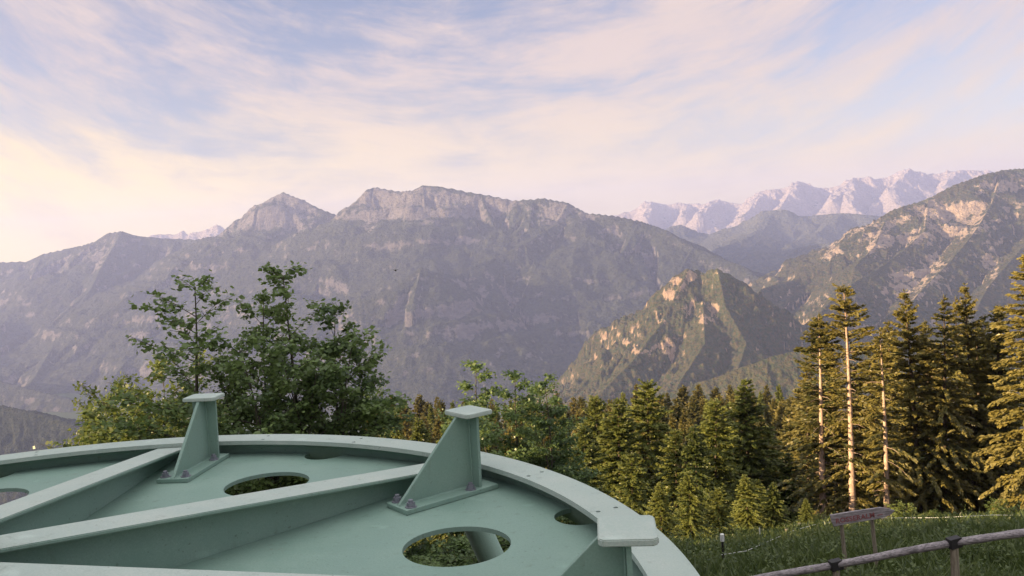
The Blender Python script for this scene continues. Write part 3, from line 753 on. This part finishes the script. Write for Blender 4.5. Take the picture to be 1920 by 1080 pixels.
G2_ = 'sunlit conifers below the meadow in the middle'
USED = set()
RNG = random.Random(5)
def plant(proto, px, py, d, label, cat, group, width=1.0, base_px=None, lean=None, rz=None, sink=0.15):
    """stand a tree on the ground so that its top reaches photo pixel (px, py) at depth d"""
    top = P(px, py, d)
    if base_px is not None: bx = P(base_px[0], base_px[1], d)[0]
    else: bx = top[0]
    zb = float(zg(bx, d)) - sink
    H = top[2] - zb
    if proto.name not in USED: USED.add(proto.name); o = proto
    else: o = copy_tree(proto, TREE_KIDS[proto.name])
    s = H / proto['_h']
    o.location = (bx, d, zb)
    if group in (G1, G2_): width *= 1.32 if group == G1 else 1.4
    o.scale = (s * width, s * width, s)
    o.rotation_euler = (0, math.atan2(top[0] - bx, H), 0)
    if rz is not None or base_px is None:
        o.rotation_euler = (0, 0, RNG.uniform(0, 6.28) if rz is None else rz)
    if '_h' in o and o is not proto: pass
    return props(o, label, cat, group)

# prototypes
SA = spruce('spruce_tree', 1, 14, 2.9, base=0.08, whorl=0.36, nb=7, step=0.11, gap=0.05)
SB = spruce('spruce_tree', 2, 14, 2.6, base=0.14, whorl=0.38, nb=7, step=0.11, gap=0.10)
SE = spruce('spruce_tree', 12, 14, 2.6, base=0.10, whorl=0.40, nb=7, step=0.11, gap=0.18, power=0.72)
SCR = spruce('spruce_tree', 3, 12, 3.3, base=0.02, whorl=0.34, nb=8, step=0.11, gap=0.06, mat=NEEDLE2, spl=0.235)
SD = spruce('spruce_tree', 4, 11, 3.2, base=0.02, whorl=0.36, nb=8, step=0.11, gap=0.14, mat=NEEDLE2, spl=0.25, power=0.6)
CAMSIDE = -math.pi / 2 - 0.25
SBARE = spruce('spruce_tree', 5, 14, 2.5, base=0.10, whorl=0.36, nb=8, step=0.11, gap=0.08, bare=(CAMSIDE, 0.80, 0.06), trunk_r=0.0135, dead=30, power=0.6)
SBARE2 = spruce('spruce_tree', 6, 15, 2.5, base=0.10, whorl=0.38, nb=7, step=0.11, gap=0.20, bare=(CAMSIDE - 0.15, 0.95, 0.05), trunk_r=0.0135, dead=40, power=0.5)
STHIN = spruce('spruce_tree', 7, 11, 1.4, base=0.2, whorl=0.34, nb=6, step=0.11, gap=0.2, bare=(CAMSIDE, 0.8, 0.10), trunk_r=0.013, dead=24, power=0.6)
FA = spruce('spruce_tree', 8, 18, 3.6, base=0.05, whorl=0.55, nb=7, step=0.26, gap=0.04, spl=0.62)
FB = spruce('spruce_tree', 9, 18, 3.2, base=0.05, whorl=0.55, nb=7, step=0.26, gap=0.06, spl=0.62, mat=NEEDLE2)
FC = spruce('spruce_tree', 10, 16, 3.9, base=0.03, whorl=0.55, nb=7, step=0.26, gap=0.08, spl=0.66)

G1 = 'tall spruces at the right edge of the meadow'
plant(SBARE, 1526, 590, 44, 'tall spruce with a bare sunlit trunk, leftmost of the tall right-hand group', 'tree', G1, 1.0, (1545, 990))
plant(SBARE2, 1576, 536, 43, 'tallest slim spruce with a long bare pink-lit trunk, rising behind the sign board', 'tree', G1, 0.9, (1600, 1005))
plant(STHIN, 1652, 618, 42, 'thin gappy spruce with a bright bare trunk rising right behind the arrow sign', 'tree', G1, 0.95, (1663, 985))
plant(SA, 1700, 545, 46, 'full pointed spruce standing just right of the thin bare-trunked one', 'tree', G1, 0.92, (1726, 985))
plant(SE, 1762, 556, 45, 'spruce with a narrow top, leftmost of three close crowns at right', 'tree', G1, 0.9, (1770, 985))
plant(SA, 1812, 534, 47, 'dark pointed spruce with the highest top of the three close crowns at right', 'tree', G1, 0.8, (1828, 980))
plant(SE, 1785, 560, 50, 'spruce squeezed between the two pointed crowns of the right-hand stand', 'tree', G1, 0.8, (1795, 980))
plant(SB, 1852, 590, 50, 'shaded lower spruce in the dark gap near the right edge', 'tree', G1, 0.85, (1862, 980))
plant(SE, 1912, 470, 40, 'big spruce cut by the right edge of the picture, tallest on that side', 'tree', G1, 0.95, (1935, 985))
plant(SB, 1985, 500, 42, 'spruce mostly hidden at the very right edge behind the biggest one', 'tree', G1, 0.9)
plant(SBARE, 1740, 640, 52, 'spruce trunk standing in shade behind the front row at right', 'tree', G1, 0.9)
plant(SB, 1880, 575, 54, 'back-row spruce glimpsed left of the biggest right-edge tree', 'tree', G1, 0.9)
plant(SA, 1610, 700, 58, 'lower spruce filling the gap behind the tallest bare trunk', 'tree', G1, 0.9)
plant(SE, 1478, 752, 62, 'small spruce just left of the tall right-hand group', 'tree', G1, 0.9)
plant(SB, 1645, 735, 56, 'short spruce behind the thin bare-trunked one', 'tree', G1, 1.0)
plant(SA, 1560, 690, 60, 'short spruce seen between the two leftmost tall bare trunks', 'tree', G1, 0.9)

for px, py, d, l in [(1505, 668, 58, 'spruce whose top shows left of the leftmost bare trunk'), (1545, 640, 64, 'back spruce peeping between the two leftmost tall crowns'), (1630, 640, 62, 'back spruce between the tallest slim one and the thin gappy one'), (1678, 620, 60, 'back spruce between the thin gappy one and the full pointed one'),
                     (1738, 600, 58, 'back spruce left of the three close crowns'), (1842, 640, 62, 'back spruce deep in the dark gap at right'), (1870, 660, 58, 'lower back spruce beside the big right-edge tree'), (1864, 572, 47, 'spruce filling the gap just left of the big right-edge tree'), (1836, 606, 49, 'spruce at the right shoulder of the three close crowns'), (1672, 600, 52, 'spruce closing the gap right of the thin gappy one'), (1700, 690, 54, 'short full spruce low in front of the dark stand')]:
    plant(SB if px % 3 else SE, px, py, d, l, 'tree', G1, 0.9)

G2 = 'sunlit conifers below the meadow in the middle'
plant(SCR, 1400, 712, 50, 'broad spruce with the highest pointed top of the sunlit middle group', 'tree', G2, 0.95, (1412, 1000))
plant(SD, 1340, 752, 46, 'bushy golden-green conifer left of the highest middle spruce', 'tree', G2, 0.9, (1345, 1010))
plant(SCR, 1302, 800, 42, 'golden-green conifer with a skirt reaching down to the grass by the wheel rim', 'tree', G2, 0.8)
plant(SD, 1208, 716, 48, 'yellow-green conifer with a spindly top above the wheel bracket', 'tree', G2, 0.85)
plant(SCR, 1155, 748, 46, 'loose yellow-green conifer with wavy side branches, right of the dark broadleaf clump', 'tree', G2, 0.95)
plant(SD, 1118, 745, 50, 'pale lit conifer next to the dark broadleaf clump', 'tree', G2, 0.8)
plant(SD, 1262, 806, 44, 'lower sunlit conifer above the right end of the wheel rim', 'tree', G2, 0.8)
plant(SCR, 1440, 800, 52, 'shaded dark conifer at the left foot of the tall bare trunks', 'tree', G2, 0.95)
plant(SCR, 1370, 790, 55, 'conifer tucked behind the two big middle spruces', 'tree', G2, 0.9)
plant(SD, 1095, 800, 42, 'short lit conifer beside the dark broadleaf clump', 'tree', G2, 0.75)
plant(SCR, 1480, 850, 50, 'dark bushy young conifer at the left foot of the tall spruces', 'tree', G2, 1.1)
plant(SD, 1180, 850, 38, 'low sunlit conifer right behind the wheel rim', 'tree', G2, 0.9)
plant(SD, 1420, 900, 42, 'low dark young conifer behind the electric fence post', 'tree', G2, 1.2)
for px, py, d, l, wd in [(1292, 885, 30, 'small sunlit conifer standing at the grass edge beside the wheel rim', 1.0), (1238, 905, 27, 'small lit conifer tucked right behind the steel wheel rim', 1.0), (1345, 915, 31, 'small conifer at the grass edge just left of the electric fence post', 1.1), (1398, 890, 34, 'small dark conifer behind the electric fence post', 1.1), (1450, 905, 34, 'small dark conifer just left of the two grey stakes', 1.1), (1510, 935, 37, 'small bushy conifer right of the two grey stakes', 1.1)]:
    plant(SD if px % 2 else SCR, px, py, d, l, 'tree', G2, wd)
plant(FB, 780, 782, 70, 'single pale sunlit young conifer between the two steel brackets', 'tree', G2, 0.75)
plant(FB, 835, 800, 66, 'pale sunlit young conifer just left of the middle bracket top', 'tree', G2, 0.7)

# forest belt below the mountains
G3 = 'spruces of the forest belt below the mountains'
rng = random.Random(11)
belt = [FA, FB, FC]
cnt = 0
rows = [(230, 743, 8, 34), (180, 752, 9, 34), (135, 766, 11, 30), (100, 785, 16, 20), (78, 812, 16, 13)]
for d, py, jit, nrow in rows:
    x0, x1 = (690, 1530)
    for k in range(nrow):
        px = x0 + (x1 - x0) * (k + rng.uniform(0.1, 0.9)) / nrow
        if px > 1190: yo = -18
        elif px < 860: yo = 4
        else: yo = 0
        plant(belt[rng.randrange(3)], px, py + yo + rng.uniform(-jit, jit * 1.6), d * rng.uniform(0.9, 1.1), 'spruce in the dense forest belt below the mountains, one of many alike', 'tree', G3, rng.uniform(0.75, 1.05))
        cnt += 1

# broadleaf trees close behind the wheel
G4 = 'broadleaf trees close behind the wheel'
B1 = broadleaf('maple_tree', 21, 5.4, 1.25, n_br=20, leaves=2600, leaf=0.092, base=0.42, power=0.7, up=0.5)
B2 = broadleaf('maple_tree', 22, 5.6, 1.3, n_br=20, leaves=4200, leaf=0.092, base=0.25, power=0.8, up=0.6)
B3 = broadleaf('maple_tree', 23, 5.0, 1.6, n_br=18, leaves=8200, leaf=0.095, base=0.15, power=0.55, stems=2, up=0.5)
B4 = broadleaf('maple_tree', 24, 5.0, 1.1, n_br=18, leaves=4200, leaf=0.095, base=0.2, power=0.8, up=0.35)
plant(B1, 352, 538, 13.0, 'slender maple with a bare-stemmed narrow crown, leftmost behind the wheel', 'tree', G4, 1.0, (388, 860))
plant(B2, 534, 515, 13.6, 'tallest maple with a thin pointed leader, above and right of the left bracket', 'tree', G4, 0.95)
plant(B2, 494, 566, 13.2, 'maple with a leafy top just left of the tallest leader', 'tree', G4, 0.75)
plant(B2, 626, 588, 13.6, 'maple with a small pointed top just right of the tallest leader', 'tree', G4, 0.85)
plant(B4, 676, 655, 14.2, 'maple with outward leaning sprays at the right end of the left clump', 'tree', G4, 0.95)
plant(B3, 560, 655, 13.0, 'dense bushy maple filling the middle of the left clump', 'tree', G4, 1.0)
plant(B3, 628, 690, 13.8, 'dense bushy maple above the rim right of the left clump middle', 'tree', G4, 0.95)
plant(B3, 498, 705, 13.4, 'dense bushy maple directly right of the left bracket', 'tree', G4, 0.9)
plant(B3, 400, 735, 13.6, 'low leafy maple right behind the left bracket', 'tree', G4, 0.8)
for px, py, d, l, wd in [(520, 640, 12.8, 'leafy maple at the heart of the left clump, below the tallest leader', 0.9), (598, 650, 13.2, 'leafy maple right of the heart of the left clump', 0.9), (545, 715, 12.2, 'low bushy maple just above the wheel rim in the left clump', 1.1), (618, 740, 12.6, 'low bushy maple above the rim at the right foot of the left clump', 1.1), (445, 745, 12.4, 'low bushy maple above the rim right beside the left bracket', 1.0), (672, 748, 14.6, 'bushy maple closing the right end of the left clump', 0.7), (900, 775, 15.6, 'dark low bush right behind the middle bracket', 1.0), (985, 748, 17.6, 'dark leafy maple in the centre of the clump right of the middle bracket', 1.0), (1052, 805, 16.4, 'dark low bush above the rim at the right foot of the dark clump', 0.9)]:
    plant(B3, px, py, d, l, 'tree', G4, wd)
plant(B4, 892, 684, 17.0, 'dark maple shoot leaning left above the middle bracket', 'tree', G4, 0.95)
plant(B4, 966, 702, 17.4, 'dark maple with a yellowish tip right of the middle bracket', 'tree', G4, 0.9)
plant(B4, 1022, 710, 17.0, 'dark maple with a clubbed top, rightmost of the dark clump', 'tree', G4, 0.85)
plant(B3, 950, 762, 16.6, 'dense dark maple behind the rim right of the middle bracket', 'tree', G4, 1.0)
plant(B3, 1025, 780, 17.2, 'dense dark bush at the right end of the dark clump', 'tree', G4, 0.9)
plant(B3, 730, 752, 16.0, 'low leafy maple between the two brackets, near the left clump', 'tree', G4, 0.8)

for px, py, d, l in [(790, 985, 10.6, 'shrub seen through the left part of the front round cut-out'), (862, 975, 11.2, 'shrub seen through the middle of the front round cut-out'), (930, 985, 10.8, 'shrub seen through the right part of the front round cut-out')]:
    plant(B3, px, py, d, 'dark leafy ' + l, 'shrub', 'shrubs seen through the cut-outs', 1.6, rz=px)
G5 = 'sunlit shrubs at the left edge of the slope'
H1 = broadleaf('shrub', 31, 3.4, 1.5, n_br=14, leaves=8000, leaf=0.09, base=0.08, power=0.5, stems=3, mat=LEAF2, up=0.6)
plant(H1, 308, 724, 17.5, 'sunlit yellow-green shrub just left of the left bracket', 'shrub', G5, 0.9)
plant(H1, 262, 748, 19.5, 'yellow-green shrub in the middle of the left shrub row', 'shrub', G5, 0.65)
plant(FB, 214, 768, 24, 'small pointed conifer among the left shrubs', 'tree', G5, 0.55)
plant(H1, 230, 778, 21.0, 'low yellow-green shrub left of the middle of the shrub row', 'shrub', G5, 0.5)
plant(H1, 335, 765, 16.6, 'sunlit shrub touching the left edge of the left bracket', 'shrub', G5, 0.9)
plant(H1, 285, 785, 17.2, 'low sunlit shrub just above the wheel rim in the left row', 'shrub', G5, 1.0)
plant(H1, 240, 800, 18.0, 'low dense shrub just above the rim near the end of the left row', 'shrub', G5, 0.55)
plant(H1, 178, 802, 22.0, 'lowest yellow-green shrub at the left end of the shrub row', 'shrub', G5, 0.36)
plant(FB, 150, 806, 26, 'tiny dark conifer at the far left end of the shrubs', 'tree', G5, 0.5)

plant(H1, 470, 872, 15.0, 'yellow-green shrub seen through the round cut-out beside the left bracket', 'shrub', 'shrubs seen through the cut-outs', 1.2)
# undergrowth at the forest edge
G6 = 'low bushes along the forest edge'
U1 = broadleaf('shrub', 41, 1.3, 0.7, n_br=10, leaves=1600, leaf=0.095, base=0.05, power=0.4, stems=3, mat=LEAF2, up=0.7)
for px, py, d, l in [(1530, 968, 41, 'lit low bush at the foot of the leftmost tall trunk'), (1625, 962, 40, 'lit low bush seen under the arrow sign board'), (1690, 950, 39, 'lit low bush just right of the arrow sign tip'),
                     (1755, 962, 40, 'lit low bush at the foot of the shaded trunks'), (1872, 945, 38, 'round lit bush before the dark forest gap at right'), (1500, 985, 36, 'low bush beside the two grey stakes'), (1330, 1000, 34, 'low bush at the grass edge left of the electric fence post')]:
    plant(U1, px, py, d, l, 'shrub', G6, RNG.uniform(0.9, 1.3))

for o in list(COL.objects):
    if '_h' in o: del o['_h']


# ---------------------------------------------------------------- meadow grass
def grass():
    rng = np.random.default_rng(77)
    n = 230000
    d = 6.5 * (46 / 6.5) ** rng.random(n)
    px = rng.uniform(1150, 2040, n)
    x = d * ((px - 960) / FPX) + 0.35 * 0
    x = x + 0.0
    z = zg(x, d)
    tall = 0.75 + 0.5 * fbm(x / 2.2, d / 2.2, 3)
    h = rng.uniform(0.12, 0.40, n) * np.clip(tall, 0.35, 1.4)
    w = rng.uniform(0.006, 0.013, n) * (0.6 + d / 16)
    weed = rng.random(n) < 0.05; h = np.where(weed, h * 1.5, h); w = np.where(weed, w * 1.7, w)
    a = rng.uniform(0, 6.28, n); b = rng.uniform(0, 6.28, n); ln = h * rng.uniform(0.1, 0.7, n)
    base = np.c_[x, d, z - 0.03]
    sd = np.c_[np.cos(a) * w, np.sin(a) * w, np.zeros(n)]
    mid = base + np.c_[np.cos(b) * ln * 0.3, np.sin(b) * ln * 0.3, h * 0.6]
    tip = base + np.c_[np.cos(b) * ln, np.sin(b) * ln, h]
    V = np.stack([base - sd, base + sd, mid + sd * 0.8, mid - sd * 0.8, tip], 1).reshape(-1, 3)
    k = np.arange(n) * 5
    F4 = np.stack([k, k + 1, k + 2, k + 3], -1); F3 = np.stack([k + 3, k + 2, k + 4], -1)
    # leafy weeds standing in the grass
    nw = 1800
    wd = 6.5 * (44 / 6.5) ** rng.random(nw); wx = wd * ((rng.uniform(1150, 2040, nw) - 960) / FPX); wz = zg(wx, wd)
    wh = rng.uniform(0.2, 0.6, nw) * np.clip(0.9 + 0.8 * fbm(wx / 3, wd / 3, 2), 0.3, 1.6)
    per = 14
    bi = np.repeat(np.arange(nw), per); fr = rng.uniform(0.15, 1.0, nw * per); aw = rng.uniform(0, 6.28, nw * per)
    bb = np.c_[wx[bi], wd[bi], wz[bi] + fr * wh[bi]]
    lw = rng.uniform(0.035, 0.10, nw * per)
    VW, FW = sprays(rng, bb, np.c_[np.cos(aw), np.sin(aw), rng.uniform(-0.2, 0.9, nw * per)], lw, lw * 0.28)
    FW = FW + len(V); V = np.concatenate([V, VW])
    tone = np.concatenate([np.repeat(np.clip(rng.normal(0.45, 0.25, n), 0, 1), 5), np.repeat(np.clip(rng.normal(0.6, 0.3, nw * per), 0, 1), 4)])
    F4 = np.concatenate([F4, FW])
    o = mk('grass', V, [F4, F3], GRASS, attr={'tone': tone})
    return props(o, 'tall green meadow grass on the slope at lower right', 'grass', kind='stuff')
grass()


# ---------------------------------------------------------------- wooden fence, arrow sign, electric fence
fence = props(empty('wooden_fence', (0, 0, 0)), 'weathered grey log rail fence running up to the right across the lower right corner', 'fence')
def post(px, py, d, r, bottom=None):
    top = Vector(P(px, py, d)); zb = float(zg(top.x, top.y)) - 0.3
    return top, Vector((top.x, top.y, zb))
jA = [(1290, 1108, 10.9), (1567, 1059, 10.4), (1789, 1017, 10.0), (2060, 980, 9.6)]
for k, (px, py, d) in enumerate(jA):
    tp_, bt = post(px, py, d, 0.05)
    po = MB().tube([bt, bt.lerp(tp_, 0.5) + Vector((0.008, 0, 0)), tp_ - Vector((0, 0, 0.06))], [0.052, 0.050, 0.047], 12).build('post', WOODSTAKE, fence, smooth=False)
    c = MB(); c.box(tp_, (0.155, 0.10, 0.125), Matrix.Rotation(0.15, 4, 'Z') @ Matrix.Rotation(-0.13, 4, 'Y'), 0.008); c.build('iron_clamp', DARKIRON, fence)
for a, b in zip(jA, jA[1:]):
    p = Vector(P(*a)); q = Vector(P(*b)); n_ = (q - p).normalized()
    pts = [p.lerp(q, s_) + Vector((0, 0, 0.003 * math.sin(s_ * 9 + a[0]))) for s_ in np.linspace(0.02, 0.98, 14)]
    rl = MB().tube(pts, [0.047 + 0.002 * math.sin(i * 1.7 + a[0]) for i in range(14)], 10)
    rl.build('rail', WOODGREY, fence, smooth=True)

D_SIGN = 13.5
s0 = Vector(P(1584, 1092, D_SIGN)); s0.z = float(zg(s0.x, s0.y))
sign = props(empty('arrow_sign', (0, 0, 0)), 'weathered wooden arrow signboard with faded red lettering on two grey posts in the meadow', 'sign')
yaw = 0.0
bl, br_ = Vector(P(1559, 977, D_SIGN)), Vector(P(1676, 958, D_SIGN))
ux = (br_ - bl).normalized(); uz = Vector(UP) - ux * ux.dot(Vector(UP)); uz.normalize(); uy = uz.cross(ux)
def S(px, py, dy=0.0):
    return Vector(P(px, py, D_SIGN)) + Vector((0, dy, 0))
s = MB(); s.prism([S(1557, 966), S(1600, 959), S(1651, 951.5), S(1664, 954), S(1678, 957), S(1672, 964), S(1660, 970), S(1640, 974), S(1590, 982), S(1564, 988), S(1559, 977)], (0, 0.035, 0))
bmesh.ops.bevel(s.bm, geom=s.bm.edges[:], offset=0.004, segments=1, affect='EDGES')
s.build('board', WOODGREY, sign)
for (xa, ya, xb, yb) in ((1579, 984, 1594, 1085), (1637, 975, 1651, 1070)):
    a = S(xa, ya - 14, 0.075); b = S(xb, yb, 0.075); b.z = float(zg(b.x, b.y)) - 0.2
    MB().tube([b, a], [0.034, 0.03], 10).build('post', WOODSTAKE, sign)
cu = bpy.data.curves.new('lettering', 'FONT'); cu.body = 'ROSSERALM'; cu.size = 0.115; cu.extrude = 0.002; cu.space_character = 1.08; cu.offset = 0.002; cu.align_x = 'LEFT'
tmp = bpy.data.objects.new('lettering_curve', cu); COL.objects.link(tmp)
bpy.context.view_layer.update()
dg = bpy.context.evaluated_depsgraph_get()
me = bpy.data.meshes.new_from_object(tmp.evaluated_get(dg)); bpy.data.objects.remove(tmp)
me.materials.clear(); me.materials.append(REDPAINT)
let = bpy.data.objects.new('lettering', me); COL.objects.link(let); let.parent = sign
la, lb = S(1567, 981.5, -0.004), S(1640, 969.5, -0.004)
ex = (lb - la); wid = ex.length; ex.normalize(); ez = Vector((0, 0, 1)) - ex * ex.z; ez.normalize(); ey = ez.cross(ex)
bw = max(v.co.x for v in me.vertices)
sc_ = wid / bw
let.matrix_world = Matrix(((ex.x * sc_, ez.x * sc_, -ey.x * 1.0, la.x), (ex.y * sc_, ez.y * sc_, -ey.y * 1.0, la.y), (ex.z * sc_, ez.z * sc_, -ey.z * 1.0, la.z), (0, 0, 0, 1)))
d_ = MB(); d_.box(S(1650, 965, -0.003), (0.09, 0.004, 0.012), Matrix.Rotation(-0.16, 4, 'Y')); d_.build('painted_dash', REDPAINT, sign)

ef = props(empty('electric_fence', (0, 0, 0)), 'low electric fence of a white cord on thin posts along the meadow edge', 'fence')
def stake(px, py0, d, r, mat, name):
    tp_ = Vector(P(px, py0, d)); zb = float(zg(tp_.x, tp_.y)) - 0.2
    return MB().tube([(tp_.x + 0.01, tp_.y, zb), tp_], r, 10).build(name, mat, ef)
pm = stake(1354, 1006, 16.2, 0.022, DARKIRON, 'post')
tp_ = Vector(P(1354, 1006, 16.2))
MB().tube([tp_ + Vector((0, -0.001, -0.10)), tp_ + Vector((0, -0.001, -0.09)), tp_ + Vector((0, 0, 0.045)), tp_ + Vector((0, 0, 0.055))], [0.03, 0.042, 0.042, 0.03], 12).build('insulator_cap', WHITEP, ef)
stake(1424, 990, 28, 0.018, WHITEP, 'post')
stake(1475, 992, 30, 0.060, WOODSTAKE, 'post')
stake(1499, 981, 33, 0.065, WOODSTAKE, 'post')
stake(1655, 966, 36, 0.055, WOODSTAKE, 'post')
stake(1935, 962, 34, 0.055, WOODSTAKE, 'post')
cordpts = [(1354, 1062, 16.1), (1400, 1047, 19), (1450, 1034, 23), (1490, 1022, 28), (1540, 1008, 33), (1655, 978, 35.8), (1760, 979, 34.6), (1860, 978, 34), (1935, 976, 33.8)]
cordpts = [Vector(P(*c)) for c in cordpts]
for v in cordpts: v.z = max(v.z, float(zg(v.x, v.y)) + 0.30)
MB().tube(cordpts, [0.007, 0.007, 0.008, 0.008, 0.009, 0.009, 0.010, 0.010, 0.010], 6).build('cord', WHITEP, ef)

# small dark bird in flight
bp0 = Vector(P(741.5, 507, 38))
bird = props(empty('bird', bp0), 'tiny black bird in flight in front of the central mountain', 'bird')
MB().tube([(-0.02, -0.12, 0), (0, -0.07, 0.01), (0, 0, 0), (0, 0.07, 0), (0, 0.14, 0.005)], [0.012, 0.035, 0.045, 0.03, 0.012], 10).build('body', BIRDM, bird, smooth=True)
for sgn in (-1, 1):
    w = MB(); w.prism([(sgn * 0.02, -0.05, 0.01), (sgn * 0.08, -0.06, 0.030), (sgn * 0.125, 0.0, 0.022), (sgn * 0.07, 0.05, 0.020), (sgn * 0.02, 0.06, 0.0)], (0, 0, 0.012)); w.build('wing', BIRDM, bird)


# ---------------------------------------------------------------- building added just outside the frame to shade the wheel and meadow
BW = mat_wood('dark_timber_cladding', (0.075, 0.05, 0.035), (0.15, 0.105, 0.075), (25, 25, 1.2))
BR = mat_plain('slate_roof', (0.07, 0.065, 0.065), 0.8)
GL = mat_plain('window_glass', (0.03, 0.035, 0.04), 0.08)
st = props(empty('added_shade_building', (-20.2, -5.0, 0)), 'timber building added out of view left of the wheel to shade it and the meadow', 'building')
MB().box((0, 0, -5), (12, 28, 16), bevel=0.02).build('wall', BW, st)
rf = MB(); rf.prism([(-7.2, -14.8, 2.9), (7.2, -14.8, 2.9), (7.2, -14.8, 3.1), (0, -14.8, 5.6), (-7.2, -14.8, 3.1)], (0, 29.6, 0)); rf.build('roof', BR, st)
for k in range(5):
    w = MB().box((6.02, -10 + k * 5, 0.2), (0.10, 1.5, 1.3), bevel=0.01).build('window', WHITEP, st)
    MB().box((6.075, -10 + k * 5, 0.2), (0.02, 1.3, 1.1)).build('pane', GL, w)


# ---------------------------------------------------------------- haze
m = bpy.data.materials.new('mountain_haze'); m.use_nodes = True; t = NT(m.node_tree)
pv = t.n('ShaderNodeVolumePrincipled', inp={'Color': (0.46, 0.53, 0.95, 1), 'Density': 6.3e-5, 'Anisotropy': 0.1})
t.n('ShaderNodeOutputMaterial', inp={1: pv.outputs[0]})
hz = MB().box((1200, 8100, 52), (21500, 17600, 1736)).build('haze', m)
props(hz, 'pale violet haze filling the valleys between the mountains', 'haze', kind='stuff')
